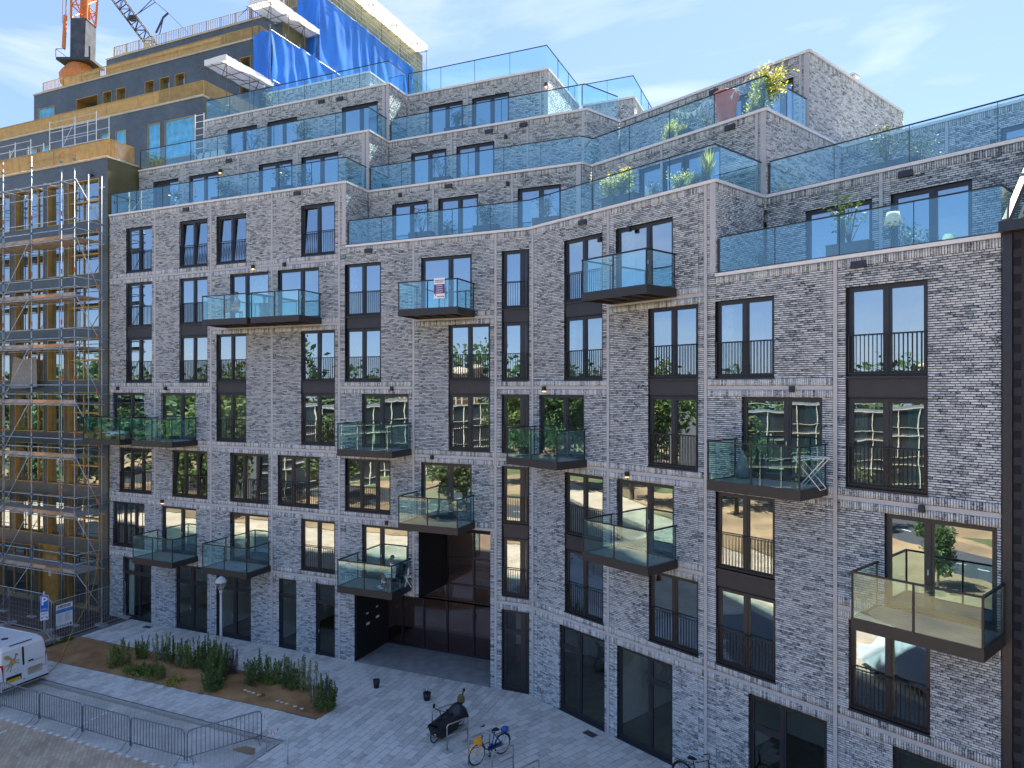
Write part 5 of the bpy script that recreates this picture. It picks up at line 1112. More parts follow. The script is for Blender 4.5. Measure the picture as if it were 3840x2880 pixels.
t = thing('scaffold_net', 'torn pale blue netting on the scaffold end behind the glass terrace rails', 'netting', W(-23.9,-29.8,41.0))
o = W(-23.9,-29.8,41.0); m_net = M('pale blue net', (.35,.62,.72), .7, trans=.4); nt = MB()
for k in range(9): nt.tube([W(-23.9,-19-1.6*k,44.3-.02*k)-o,W(-23.9,-19.6-1.6*k,42.8)-o],.015,4)
for zz in (42.9,43.3,43.7,44.1): nt.tube([W(-23.9,-18,zz)-o,W(-23.9,-33,zz-.1)-o],.014,4)
ob('net_cord', nt.mesh('net_cord', m_net), t)
cloth('net_sheet', W(-23.9,-29.5,40.2),W(-23.9,-33.5,40.6),W(-23.9,-29.0,43.0),W(-23.9,-33.5,42.0),16,8,.25,glass('net film',.05,(.62,.85,.92)),t,o,4)
# ---------------------------------------------------------------- cranes
def lattice(b, p, q, w, w2, seg, r=.09):
    """four chord lattice beam from p to q"""
    p, q = Vector(p), Vector(q); d = (q-p).normalized(); u = d.cross(Vector((0,1,0))).normalized(); v = d.cross(u).normalized(); C_ = []
    for i in range(seg+1):
        t_ = i/seg; c = p.lerp(q,t_); ww = (w+(w2-w)*t_)/2; C_.append([c+u*ww*a+v*ww*e_ for a,e_ in ((-1,-1),(1,-1),(1,1),(-1,1))])
    for k in range(4): b.tube([c[k] for c in C_], r, 5)
    for i in range(seg):
        for k in range(4): b.tube([C_[i][k],C_[i+1][(k+1)%4]] if i%2 else [C_[i][(k+1)%4],C_[i+1][k]], r*.6, 4); b.tube([C_[i][k],C_[i][(k+1)%4]], r*.6, 4)
t = thing('orange_crane', 'orange lattice crane with a dark machine house rising behind the gold railed roof', 'crane', (-49.6,80,30))
def R(x,z): return (x+49.6,0,z-30)
ob('slew_base', MB().lathe([(2.0,17.3),(2.1,18.4),(1.2,19.6),(.9,19.7)],(0,0,0),12).mesh('slew_base', m_orange), t)
ob('mast', MB().box(-1.1,1.1,-1.1,1.1,0,17.3).mesh('mast', m_orange), t)
ob('platform', MB().box(-1.9,2.0,-1.4,1.4,19.7,20.0).mesh('platform', m_dark), t); pr_ = MB(); pr_.tube([(-1.9,-1.4,20.9),(-1.9,1.4,20.9)],.04,4); pr_.tube([(-1.9,-1.4,20),(-1.9,-1.4,20.9)],.04,4); pr_.tube([(1.9,-1.4,20),(1.9,-1.4,21.2)],.1,4); pr_.tube([(-1.9,-1.4,20.9),(-.8,-1.4,20.9)],.04,4); ob('platform_rail', pr_.mesh('platform_rail', m_dark), t)
ob('machine_house', MB().add([(-.55,-1,20),(1.1,-1,20),(1.25,-1,24.6),(-.5,-1,24.6),(-.55,1,20),(1.1,1,20),(1.25,1,24.6),(-.5,1,24.6)],[(0,1,2,3),(7,6,5,4),(1,5,6,2),(0,3,7,4),(3,2,6,7)]).mesh('machine_house', M('dark machine house',(.05,.055,.07),.6,var=.5,scale=1.2)), t)
lt = MB(); lattice(lt,(.36,0,24.6),(1.2,0,46),1.75,2.5,14,.13); ob('boom_lattice', lt.mesh('boom_lattice', m_orange), t)
pl = MB()
for zz in (33.5,31.2,29.5): pl.box(-.6,2.3,-1.2,1.2,zz,zz+.35)
pl.box(.3,.9,-.4,.4,25,33); ob('boom_platform', pl.mesh('boom_platform', m_orange), t)
ld = MB(); ld.tube([(-1.2,-.9,21),(-.5,-.9,46)],.06,5); ld.tube([(-1.5,-.9,24),(-1.0,-.9,46)],.035,4); ld.tube([(-1.4,-.8,21.3),(-1.2,-.8,25)],.2,6); ob('hoist_rope', ld.mesh('hoist_rope', m_orange), t)
fl2 = MB(); fl2.box(2.7,3.5,-.1,.1,31.6,32.4); fl2.tube([(2.1,0,31),(3.0,0,31.7)],.05,4); fl2.box(2.0,3.3,-.2,.2,29.9,30.4); ob('flood_light', fl2.mesh('flood_light', M('flood light grey',(.30,.33,.36),.5)), t)
t = thing('lattice_jib', 'thin dark lattice jib with a strut and cables standing behind the top grey gold railing', 'crane', (-40.4,80,52.2))
lt = MB(); lattice(lt,(0,0,-1.5),(-6.3,0,7.0),1.0,1.1,14,.07); ob('lattice', lt.mesh('lattice', m_dark), t)
lt = MB(); lt.tube([(-.5,0,1.2),(.35,0,3.0),(.9,0,3.5)],.12,5); lt.tube([(-.1,0,1.0),(.35,0,3.0)],.06,4); ob('strut', lt.mesh('strut', m_dark), t)
lt = MB(); lt.tube([(.9,0,3.5),(-.6,0,4.75)],.04,4); lt.tube([(-.6,0,4.75),(-2.6,0,3.4),(-3.4,0,3.0)],.05,4); lt.tube([(-.6,0,4.75),(-1.1,0,5.4),(-1.6,0,7.6)],.05,4); lt.tube([(-2.6,0,3.4),(-1.0,0,5.0),(-.6,0,7.2)],.06,4); lt.tube([(.9,0,3.5),(3.2,0,1.2)],.03,4); ob('cable', lt.mesh('cable', m_dark), t)
lt = MB(); lt.ball((-3.2,0,2.9),(.5,.3,.4)); ob('winch', lt.mesh('winch', m_dark), t)
# ---------------------------------------------------------------- dark slate house at the right edge
RO = FB.w(16.45,0,0); rf = Fr((RO.x,RO.y), AB)
rbd = thing('slate_house', 'dark slate clad house with a sloping roof edge at the right picture edge', 'house', RO, AB)
ob('corner_post', MB().box(0.0,.19,-.03,.2,0,16.4).mesh('corner_post', m_frame), rbd)
ob('wall', MB().box(.2,7,.02,.3,0,16.3).box(.02,7,.3,12,0,16.3).mesh('wall', m_mortar), rbd)
m_slate = brick_mat('slate', [(0,(.026,.026,.031)),(.5,(.034,.034,.040)),(1,(.042,.042,.049))], nscale=(6,6,6), rfac=.18)
sl_me = MB().box(-.147,.147,-.014,.0,0,.197).mesh('slate', m_slate)
sl_r = MB().box(-.147,.147,-.016,.0,0,.30).mesh('slate', m_slate); n = 0
for k in range(81):
    for i in range(3): ob('slate', sl_me, rbd, (.355+i*.3+(.15 if k%2 else 0),.015+random.uniform(-.003,.003),.05+k*.2))
ob('slates', MB().box(1.3,7,.0,.015,0,16.3).mesh('slates', m_slate), rbd, kind='stuff')
a = math.atan2(1.18,1.36); sx = math.cos(a); sz = math.sin(a)
ob('roof', MB().add([(.15,.25,16.35),(7,.25,16.35),(7,6.5,21.8),(.15,6.5,21.8),(.15,.4,16.2),(7,.4,16.2),(7,6.6,21.6),(.15,6.6,21.6)],[(0,1,2,3),(7,6,5,4),(0,4,5,1),(0,3,7,4)]).mesh('roof', m_mortar), rbd)
for k in range(10):
    for i in range(3): ob('slate', sl_r, rbd, (.40+i*.3+(.15 if k%2 else 0),.22+k*.24*sx,16.42+k*.24*sz), rot=(-(math.pi/2-a),0,0))
ob('verge', MB().add([(.05,-.25,16.28),(.18,-.25,16.28),(.18,6.4,22.0),(.05,6.4,22.0),(.05,-.25,16.52),(.18,-.25,16.52),(.18,6.4,22.25),(.05,6.4,22.25)],[(0,1,2,3),(7,6,5,4),(0,4,5,1),(1,5,6,2),(0,3,7,4)]).mesh('verge', M('grey brown verge metal',(.13,.11,.095),.6,metal=.1,var=.2)), rbd)
ob('gutter', MB().box(.0,7,-.34,-.02,16.22,16.46).mesh('gutter', m_frame), rbd)
# ---------------------------------------------------------------- plants
def leaves(cent, size, jitter=.5, seed=0, up=.3):
    """leaf shaped quads at the given centres"""
    r = np.random.default_rng(seed); n = len(cent); a = r.normal(size=(n,3)); a[:,2] = a[:,2]*.6+up; a /= np.linalg.norm(a,axis=1)[:,None]
    b = r.normal(size=(n,3)); b -= (b*a).sum(1)[:,None]*a; b /= np.linalg.norm(b,axis=1)[:,None]
    s = size*(1+jitter*r.uniform(-1,1,n))[:,None]
    V = np.stack([cent-a*s*.5, cent+b*s*.28+a*s*.05, cent+a*s*.6, cent-b*s*.28+a*s*.05],1).reshape(-1,3)
    return V, np.arange(4*n).reshape(n,4)
def weed_meshes(seed, h, stems, spread, leaf, mat, spire=True):
    r = np.random.default_rng(seed); st = MB(); C_ = []
    for k in range(stems):
        a = r.uniform(0,6.28); d = spread*math.sqrt(r.uniform(0,1)); hh = h*r.uniform(.62,1.08)*(1-.35*d/spread); x, y = d*math.cos(a), d*math.sin(a)
        lx, ly = r.normal(0,.06,2)+np.array([x,y])*.25; st.tube([(x,y,0),(x+lx*.5,y+ly*.5,hh*.5),(x+lx,y+ly,hh)],.008,4,.003)
        m_ = int(120*hh)
        for i in range(m_):
            u = (i+r.uniform(0,1))/m_; w = (.13 if spire else .2)*(1-.88*u**1.2); aa = r.uniform(0,6.28); q = w*math.sqrt(r.uniform(.05,1)); C_.append((x+lx*u+q*math.cos(aa), y+ly*u+q*math.sin(aa), hh*(.03+.98*u)))
    V,F_ = leaves(np.array(C_), leaf, .5, seed+1); return np_mesh('foliage', V, F_, mat), st.mesh('stem', m_wood)
m_wd = [M('weed dark green', (.095,.15,.034), .65, var=.5, scale=4, trans=.2), M('weed mid green', (.14,.20,.036), .65, var=.5, scale=4, trans=.25), M('weed grey green', (.25,.29,.14), .65, var=.5, scale=4, trans=.2), M('weed yellow', (.33,.31,.05), .6, var=.5, scale=4, trans=.3), M('weed purple grey', (.12,.11,.10), .7, var=.5, scale=4, trans=.2)]
WK = {'dark':weed_meshes(1,1.4,22,.44,.070,m_wd[0]),'mid':weed_meshes(2,1.35,20,.42,.065,m_wd[1]),'grey':weed_meshes(3,1.45,15,.38,.06,m_wd[2]),'tall':weed_meshes(4,2.0,26,.48,.07,m_wd[0]),'low':weed_meshes(5,.5,22,.40,.07,m_wd[1],False),'yellow':weed_meshes(6,.40,18,.34,.065,m_wd[3],False),'thin':weed_meshes(7,1.4,12,.30,.055,m_wd[4])}
weeds = [(-17.9,4.85,'mid',1.0,'bushy mid green weed at the left end of the planted stretch'),(-17.8,3.7,'mid',.85,'leafy weed behind the leftmost bush of the planting bed'),(-16.9,3.5,'grey',1.0,'pale tipped weed second in the rear row of the bed'),(-16.1,3.55,'dark',.95,'dark weed in the rear row, third from the left'),(-15.4,3.65,'grey',.95,'grey green weed in the rear row left of the lamp'),(-14.75,3.45,'mid',1.05,'weed close behind the tall one beside the lamp post'),
 (-14.05,3.5,'tall',.85,'tall dark weed rising just before the lamp post'),(-13.3,3.35,'grey',1.05,'spiky grey weed just right of the lamp post'),(-12.6,4.35,'tall',.95,'broad tall dark bush in the middle of the bed'),(-12.25,4.85,'dark',.9,'dark bush on the front edge in the bed middle'),(-13.1,4.0,'dark',.9,'dense dark weed filling between lamp and middle bush'),(-12.6,3.45,'thin',.95,'thin spired weed with brownish tips right of the lamp'),
 (-10.95,3.65,'dark',1.05,'dark weed clump right of the bare gap'),(-10.35,3.5,'mid',.95,'mid green weed joined to the dark clump'),(-9.75,3.3,'grey',1.0,'pale weed with light spires in the right half'),(-9.2,3.55,'dark',.85,'low dark weed in the right half of the bed'),(-8.65,3.4,'grey',1.1,'silvery tall weed third from the right end'),(-6.95,4.45,'dark',1.0,'dark bush at the right tip of the bed'),(-6.85,4.25,'thin',.95,'thin brownish weed standing over the bush at the right tip'),
 (-16.6,5.05,'low',1.0,'low green weed on the front edge of the bed'),(-15.9,5.1,'low',1.15,'second low green weed on the front edge'),(-15.2,5.05,'mid',.55,'small leafy weed on the front edge left of the yellow one'),(-14.2,5.1,'yellow',1.0,'low yellow flowering weed on the front edge'),(-17.2,5.05,'yellow',.8,'small yellowish weed beside the leftmost bush'),(-9.9,4.6,'yellow',.35,'tiny yellow green tuft on the bare soil')]
for i,(s,D,k,sc__,lab) in enumerate(weeds):
    t = thing('weed_plant', lab, 'plant', G(s,D,.06), i*1.7, 'weeds growing in the brown planting bed'); t.scale = (sc__,)*3
    ob('foliage', WK[k][0], t); ob('stem', WK[k][1], t)
for s,D,lab in ((-23.6,4.1,'low dark weeds on the sand path edge close to the parking sign pole'),(-23.55,3.6,'low dark weeds on the sand path edge nearer the builders board')):
    t = thing('weed_plant', lab, 'plant', G(s,D,.0), s, 'low weeds along the sand path edge'); t.scale = (.75,.75,.45); ob('foliage', WK['low'][0], t); ob('stem', WK['low'][1], t)
sl_ = MB(); 
for (s,D) in ((-10.9,4.55),(-10.6,4.6),(-10.3,4.62),(-9.9,4.68),(-8.9,4.8),(-8.7,4.82),(-8.3,4.85),(-7.9,4.9),(-7.6,4.95)):
    q = G(s+random.uniform(-.1,.1),D,.135); sl_.box(q.x-.07,q.x+.07,q.y-.015,q.y+.015,q.z-.03,q.z+.012)
ob('wood_chips', sl_.mesh('wood_chips', m_mark), None, kind='stuff')
# terrace planters with shrubs
def shrub_mesh(seed, rx, h, n, leaf, mat, sparse=False):
    r = np.random.default_rng(seed); st = MB(); C_ = []
    for k in range(11):
        a = r.uniform(0,6.28); L_ = h*r.uniform(.55,1.05); tip = np.array([rx*math.cos(a)*r.uniform(.3,1), rx*math.sin(a)*r.uniform(.2,.7), L_]); st.tube([(0,0,0),tuple(tip*.5+np.array([0,0,.08*h])),tuple(tip)],.012,4,.003)
        for i in range(n//11):
            u = r.uniform(.25 if not sparse else .45,1.05); C_.append(tip*u+np.array([0,0,.08*h*math.sin(3.1*u)])+r.normal(0,.075 if sparse else .11,3)*np.array([1,1,.9]))
    V,F_ = leaves(np.array(C_), leaf, .5, seed+2); return np_mesh('foliage', V, F_, mat), st.mesh('stem', m_wood)
def grass_mesh(seed, h, n, mat):
    r = np.random.default_rng(seed); b = MB()
    for k in range(n):
        a = r.uniform(0,6.28); sp = r.uniform(.1,.42); hh = h*r.uniform(.6,1.1); w = .014; c, s = math.cos(a), math.sin(a)
        P = [Vector((0,0,0)),Vector((c*sp*.35,s*sp*.35,hh*.55)),Vector((c*sp,s*sp,hh))]; o = Vector((-s,c,0))*w; b.add([P[0]-o,P[0]+o,P[1]+o,P[1]-o,P[2]],[(0,1,2,3),(3,2,4)])
    return b.mesh('foliage', mat)
SH = [shrub_mesh(11,.62,1.05,420,.085,m_leaf), shrub_mesh(12,.55,.95,380,.08,m_leaf2), shrub_mesh(13,.75,1.1,260,.075,m_leaf,True), shrub_mesh(14,.5,.8,320,.075,m_leaf2), shrub_mesh(15,.6,1.15,1900,.075,m_leafy), shrub_mesh(16,.42,.75,1100,.065,m_leafy)]
GRS = grass_mesh(21,1.15,150,m_leafy)
def planter(fr, x, D, z, w, h, sh, label, pz=1.0, dpt=.45, potcol=None, round_=False, grass=False):
    t_ = thing('potted_plant', label, 'planter', fr.w(x,-D,z), fr.a, 'planters on the terraces')
    if round_: ob('pot', MB().lathe([(w*.34,0),(w*.5,h),(w*.44,h),(w*.42,h*.88)],n=14).mesh('pot', potcol or m_pot, True), t_)
    else:
        b = MB().box(-w/2,w/2,-dpt/2,dpt/2,0,h); ob('pot', b.mesh('pot', potcol or m_pot), t_); ob('rim', MB().box(-w/2-.015,w/2+.015,-dpt/2-.015,dpt/2+.015,h,h+.03).mesh('rim', potcol or m_pot), t_)
    if grass: ob('foliage', GRS, t_, (0,0,h*.9), scale=(pz,pz,pz))
    else: f, s = SH[sh]; ob('foliage', f, t_, (0,0,h), sh*1.1+x, scale=(pz,pz,pz)); ob('stem', s, t_, (0,0,h*.95), sh*1.1+x, scale=(pz,pz,pz))
    return t_
Z7, Z8, Z9, Z6, Z5 = 21.86, 24.86, 27.86, 18.86, 15.86
planter(FA,-17.5,-.75,Z7,1.3,.70,0,'long planter with a bushy shrub on the lowest left terrace, left of the middle'); planter(FA,-13.5,-.75,Z7,1.2,.75,0,'planter with a round green shrub on the lowest left terrace, right of its middle'); planter(FA,-21.2,-.75,Z7,.6,.45,2,'loose shrub on the lowest left terrace near its scaffold end'); planter(FA,-12.1,-.7,Z7,.6,.4,2,'thin shrub in front of the rightmost door on the lowest left terrace'); planter(FA,-17.0,-1.0,Z7,.5,.45,3,'small shrub in the second door bay of the lowest left terrace')
planter(FA,-21.1,-2.5,Z8,.5,.4,3,'thin shrub behind glass at the left part of the second left terrace'); planter(FA,-17.3,-2.5,Z8,1.3,.62,2,'low planter with a spreading shrub between doors of the second left terrace'); planter(FA,-13.7,-2.5,Z8,1.2,.70,0,'planter with a bushy shrub between the right doors of the second left terrace'); planter(FA,-24.5,-2.5,Z8,.7,.5,1,'shrub beside the black railing at the far left of the second left terrace'); planter(FA,-19.0,-2.7,Z8,.5,.4,3,'little shrub right of the white cloths on the second left terrace')
planter(FA,-20.9,-4.3,Z9,.5,.75,3,'small tree like shrub at the left corner of the top left terrace'); planter(FA,-17.6,-4.3,Z9,1.4,.65,1,'long low planter with reddish shrub on the top left terrace')
planter(FA,-5.55,-.75,Z6,1.15,.78,2,'grey planter with an airy shrub, leftmost on the long lower terrace'); planter(FA,-4.3,-.8,Z6,.5,.4,3,'small shrub before the second door of the long lower terrace'); planter(FA,-2.3,-.75,Z6,1.1,.80,0,'grey planter with a cone shaped shrub right of the second door'); planter(FA,.55,-.7,Z6,1.2,.85,1,'grey planter with a shrub at the bend of the long terrace')
planter(FA,-5.5,-2.45,Z7,1.1,.72,2,'grey planter with an airy shrub between the doors of the middle terrace'); planter(FA,-5.6,-4.2,Z8,1.2,.72,0,'grey planter with a shrub between the doors of the upper middle terrace')
planter(FB,4.3,-.75,Z6,1.5,.85,4,'dark planter with yellow green sunlit shrubs on the long terrace right of the bend',pz=.9); planter(FB,3.85,-.7,Z6,.6,.9,5,'slim sunlit shrub left of the dark planter on the long terrace',pz=1.1); planter(FB,5.85,-.8,Z6,.6,.5,3,'sparse small shrub behind the pale parasol on the long terrace',pz=.7)
planter(FB,7.0,-.6,Z6,1.0,.38,5,'round yellow green shrubs in a bowl near the terrace corner',pz=.95,round_=True); planter(FB,7.55,-.65,Z6,.5,.40,5,'second yellow green shrub beside the bowl near the terrace corner',pz=.8,round_=True); planter(FB,8.15,-.6,Z6,.55,.50,0,'tall spiky yellow grass in a grey pot at the terrace corner',round_=True,grass=True)
planter(FB,9.6,-1.5,Z5,.5,.45,0,'small green shrub under the corner glass beside the quoin',pz=.7)
planter(FB,4.35,-3.6,Z7,.45,.45,4,'sunlit conifer in a pale pot on the upper right terrace',pz=.8); planter(FB,4.95,-3.6,Z7,.8,.45,5,'sunlit low shrub in a grey trough beside the conifer',pz=.8); planter(FB,5.1,-3.7,Z7,.5,.8,2,'dark drooping shrub behind the conifer on the upper right terrace',pz=1.0); planter(FB,6.1,-3.7,Z7,.5,.5,3,'thin green shrub left of the orange pot',pz=.9)
planter(FB,8.45,-3.5,Z7,.6,.5,4,'large yellow green shrub at the corner of the upper right terrace',pz=1.15); planter(FB,8.1,-3.55,Z7,.5,.4,5,'yellow green shrub beside the large corner shrub',pz=1.0)
t = thing('orange_pot', 'tall empty orange terracotta pot on the upper right terrace', 'pot', FB.w(6.95,3.55,Z7), FB.a); t.scale = (.92,.92,1.36)
ob('pot', MB().lathe([(.25,0),(.30,.2),(.43,1.02),(.50,1.05),(.52,1.20),(.45,1.20),(.43,1.0)],n=20).mesh('pot', M('terracotta orange', (.62,.17,.045), .55, var=.08, trans=.2), True), t); ob('rim', MB().tube([(.50*math.cos(a),.50*math.sin(a),1.19) for a in [k*math.pi/12 for k in range(24)]],.03,6,closed=True).mesh('rim', M('terracotta rim', (.66,.20,.06), .55), True), t)
planter(FB,12.5,-3.7,Z6,1.5,.72,1,'large grey planter with pale green shrubs on the far right upper terrace',pz=1.15); planter(FB,13.4,-3.75,Z6,.9,.5,3,'smaller shrub right of the large planter on the far right upper terrace',pz=1.1)
planter(FB,12.65,-.7,Z5,1.15,.80,2,'grey planter with a wide airy green shrub on the lower right terrace',pz=1.25); planter(FB,13.9,-.8,Z5,.5,.35,2,'low trailing shrub right of the planter on the lower right terrace',pz=.8); planter(FB,14.3,-.75,Z5,.4,.3,3,'tiny dark shrub before the right door of the lower right terrace',pz=.6)
# bunting on the upper right terrace
t = thing('bunting', 'string of white triangular pennants hung along the upper right terrace glass', 'bunting', FB.w(4.9,3.3,23.4)); o = FB.w(4.9,3.3,23.4); cd = []
pts_ = [(4.9,23.42),(5.6,23.15),(6.3,23.40),(7.0,23.15),(7.7,23.55),(8.5,23.95)]; P = [FB.w(x,3.3,z)-o for x,z in pts_]; SP = smooth(P,6); ob('cord', MB().tube(SP,.008,4).mesh('cord', m_signw), t)
for i in range(1,len(SP)-1,2):
    p = SP[i]; d = (SP[i+1]-SP[i]).normalized()*.11; y = Vector((0,0,-.20)); n_ = Vector((.02*math.sin(i*2.1),.02,0))
    ob('pennant', MB().add([p-d,p+d,p+y+n_*2,p-d+n_*.3,p+d+n_*.3,p+y+n_*2.3],[(0,1,2),(5,4,3)]).mesh('pennant', m_white), t)
t = thing('parasol', 'folded pale parasol leaning behind the terrace glass', 'parasol', FB.w(5.5,.75,Z6), FB.a); ob('canopy', MB().add([(-.1,0,.95),(.35,0,.55),(.55,.1,.25),(-.1,.05,1.0),(.38,.08,.6),(.1,.1,.25)],[(0,5,2,1),(3,4,2,5),(0,1,4,3)]).mesh('canopy', M('pale parasol cloth',(.66,.62,.52),.8,trans=.3)), t); ob('pole', MB().tube([(-.1,.03,1.05),(.3,.1,0)],.02,6).mesh('pole', m_white), t)
t = thing('floor_lamp', 'pale shaded floor lamp seen behind the right terrace door', 'lamp', FB.w(13.72,.9,lv(5)+.1), FB.a); ob('lamp_shade', MB().lathe([(.24,1.35),(.15,1.68)],n=14).mesh('lamp_shade', M('cream lamp shade',(.75,.72,.62),.7,trans=.4), True), t); ob('stand', MB().tube([(0,0,.04),(0,0,1.5)],.015,6).mesh('stand', m_black), t); ob('foot', MB().lathe([(.14,0),(.14,.03)],n=12).mesh('foot', m_black), t)
t = thing('drying_cloths', 'white cloths hung on a low airer on the second left terrace', 'laundry', FA.w(-21.2,2.35,Z8), FA.a)
for k in range(4):
    V = [(k*.55+.5*u, .04*math.sin(9*u+k+3*v), .95-.62*v-.05*math.sin(5*u+k)) for u in (0,.2,.4,.6,.8,1) for v in (0,.33,.66,1)]
    ob('cloth', MB().add(V,[(i*4+j,(i+1)*4+j,(i+1)*4+j+1,i*4+j+1) for i in range(5) for j in range(3)]).mesh('cloth', m_white, True), t)
ob('airer_frame', MB().tube([(0,0,.0),(0,0,.97),(2.2,0,.97),(2.2,0,0)],.012,5).mesh('airer_frame', m_steel), t)
for x, y, lab in ((-8.6,2.5,'small terrace chair behind glass at the left end of the middle terrace'),(-24.0,1.0,'black slatted chair at the scaffold end of the lowest left terrace')):
    t = thing('terrace_chair', lab, 'chair', FA.w(x,y,Z7), FA.a+.6); ob('seat', MB().box(-.25,.25,-.25,.25,.42,.46).mesh('seat', m_rail), t); ob('backrest', MB().box(-.25,.25,.21,.25,.46,.9).mesh('backrest', m_rail), t)
    for sx in (-.22,.22):
        for sy in (-.22,.22): ob('leg', MB().box(sx-.02,sx+.02,sy-.02,sy+.02,0,.42).mesh('leg', m_rail), t)
# ---------------------------------------------------------------- things on the balconies
def bal_floor(L): return lv(L)+.30
# clothes airer on the right wing
t = thing('clothes_airer', 'white folding clothes airer with crossed legs on the right wing balcony', 'clothes airer', FB.w(12.05,.85,bal_floor(3)), FB.a+.15)
f = MB()
for y in (-.25,.25): f.tube([(-.40,y,.84),(.30,y,0)],.012,5); f.tube([(.40,y,.84),(-.30,y,0)],.012,5)
f.tube([(-.40,-.25,.84),(-.40,.25,.84),(.40,.25,.84),(.40,-.25,.84)],.012,5,closed=True); f.tube([(.30,-.25,0),(.30,.25,0)],.01,5); f.tube([(-.30,-.25,0),(-.30,.25,0)],.01,5)
f.move(Matrix.Translation((0,-1.7,0))); ob('frame', f.mesh('frame', m_signw), t); w = MB()
for k in range(7): w.tube([(-.34+k*.113,-1.95,.84),(-.34+k*.113,-1.45,.84)],.006,4)
ob('lines', w.mesh('lines', m_signw), t, kind='stuff')
t = thing('covered_bundle', 'grey covered bundle by the left end of the balcony with the airer', 'bundle', FB.w(9.95,-.35,bal_floor(3)), 0); ob('cover', MB().lathe([(.24,0),(.22,.3),(.13,.6),(.04,.82)],n=10).mesh('cover', M('grey cover cloth',(.18,.2,.22),.8,bump=.8,bscale=6), True), t)
# cardboard and packing on the left pair of balconies
bxs = [(-25.0,-1.15,.75,.40,.30,'flattened brown cardboard box stacked at the left balcony end',.1),(-24.7,-.8,.70,.45,.52,'tall brown cardboard box behind the flattened one on the left balcony',-.2),(-23.7,-1.2,.8,.45,.26,'open brown cardboard box under the white wrapping',.3),(-23.1,-.8,.7,.5,.40,'brown cardboard box leaning near the balcony door',-.35),(-22.6,-1.1,.5,.4,.24,'small cardboard box at the right of the packing heap',.2)]
m_card = M('cardboard', (.36,.24,.12), .85, var=.12)
for x,y,w,d,h,lab,rz in bxs:
    t = thing('cardboard_box', lab, 'box', FA.w(x,y,bal_floor(3)-.02), FA.a+rz, 'cardboard boxes on the left balcony')
    ob('carton', MB().box(-w/2,w/2,-d/2,d/2,0,h).mesh('carton', m_card), t); ob('flap', MB().add([(-w/2,-d/2,h+.002),(w/2,-d/2,h+.002),(w/2,-d/2-.16,h+.10),(-w/2,-d/2-.16,h+.10),(-w/2,-d/2,h+.012),(w/2,-d/2,h+.012),(w/2,-d/2-.16,h+.11),(-w/2,-d/2-.16,h+.11)],[(0,3,2,1),(4,5,6,7),(2,3,7,6)]).mesh('flap', m_card), t)
t = thing('packing_foil', 'crumpled white plastic wrapping heaped on the cardboard boxes', 'packing', FA.w(-23.5,-1.15,bal_floor(3)+.25), FA.a)
for k,(x,y,z,r) in enumerate(((0,0,0,.26),(.4,.1,.05,.22),(-.4,-.1,-.06,.22),(.8,.05,.06,.20))):
    V = []; b = MB().ball((x,y,z),(r*1.3,r,r*.7),9,6); b.v = [tuple(Vector(p)*1+Vector((1,1,1))*.07*mnoise.noise(Vector(p)*7+Vector((k,0,0)))) for p in b.v]; ob('wrapping', b.mesh('wrapping', M('white film',(.7,.72,.74),.3)), t)
# poster on the glass of the middle balcony
t = thing('poster', 'white poster with a purple panel and small lettering fixed to the balcony glass', 'poster', FA.w(-3.28,-1.66,16.71), FA.a+.0)
p = ob('sheet', MB().box(-.25,.25,-.008,0,-.42,.42).mesh('sheet', m_signw), t); ob('purple_panel', MB().box(-.25,.25,-.011,-.008,-.22,.16).mesh('purple_panel', M('poster purple',(.11,.045,.19),.5)), t)
ln = MB()
for k in range(4): ln.box(-.14,.15,-.013,-.011,.09-.085*k,.11-.085*k)
ob('white_lines', ln.mesh('white_lines', m_signw), t); ln = MB()
for z,x0,x1 in ((.32,-.2,.2),(.25,-.2,.14),(-.345,-.10,.18)):
    x = x0
    while x < x1: w_ = random.uniform(.02,.05); ln.box(x,x+w_,-.011,-.008,z-.018,z+.018); x += w_+.014
ln.box(-.20,-.15,-.011,-.008,-.30,-.24); ob('print', ln.mesh('print', m_ink), t)
ob('post_tube', MB().tube([(0,0,0),(0,0,.9)],.018,6).mesh('post_tube', m_steel), thing('broom', 'thin grey pole leaning behind the glass of the poster balcony', 'pole', FA.w(-3.3,-1.2,bal_floor(5)), 0), rot=(.12,.05,0))
# ---------------------------------------------------------------- people
def skin(name, joints, edges, mat, parent, levels=2, root=0):
    me = bpy.data.meshes.new(name); me.from_pydata([j[:3] for j in joints], edges, []); o = bpy.data.objects.new(name, me); col.objects.link(o)
    md = o.modifiers.new('s','SKIN'); md.use_smooth_shade = True
    for i, j in enumerate(joints):
        r = j[3]; sv = me.skin_vertices[0].data[i]; sv.radius = r if isinstance(r, tuple) else (r,r); sv.use_root = (i == root)
    sb = o.modifiers.new('u','SUBSURF'); sb.levels = levels; sb.render_levels = levels
    dg = bpy.context.evaluated_depsgraph_get(); m2 = bpy.data.meshes.new_from_object(o.evaluated_get(dg)); bpy.data.objects.remove(o)
    m2.materials.clear(); m2.materials.append(mat); m2.polygons.foreach_set('use_smooth',[True]*len(m2.polygons)); m2.name = name
    return ob(name, m2, parent)
m_skin = M('skin', (.42,.24,.16), .55, var=.06); m_skin2 = M('tattooed skin', (.22,.16,.14), .55, var=.5, scale=14); m_hair = M('grey brown hair', (.10,.08,.07), .8); m_shirt = M('white shirt', (.80,.81,.84), .8, var=.05); m_shorts = M('pale grey shorts', (.62,.64,.68), .85, var=.05)
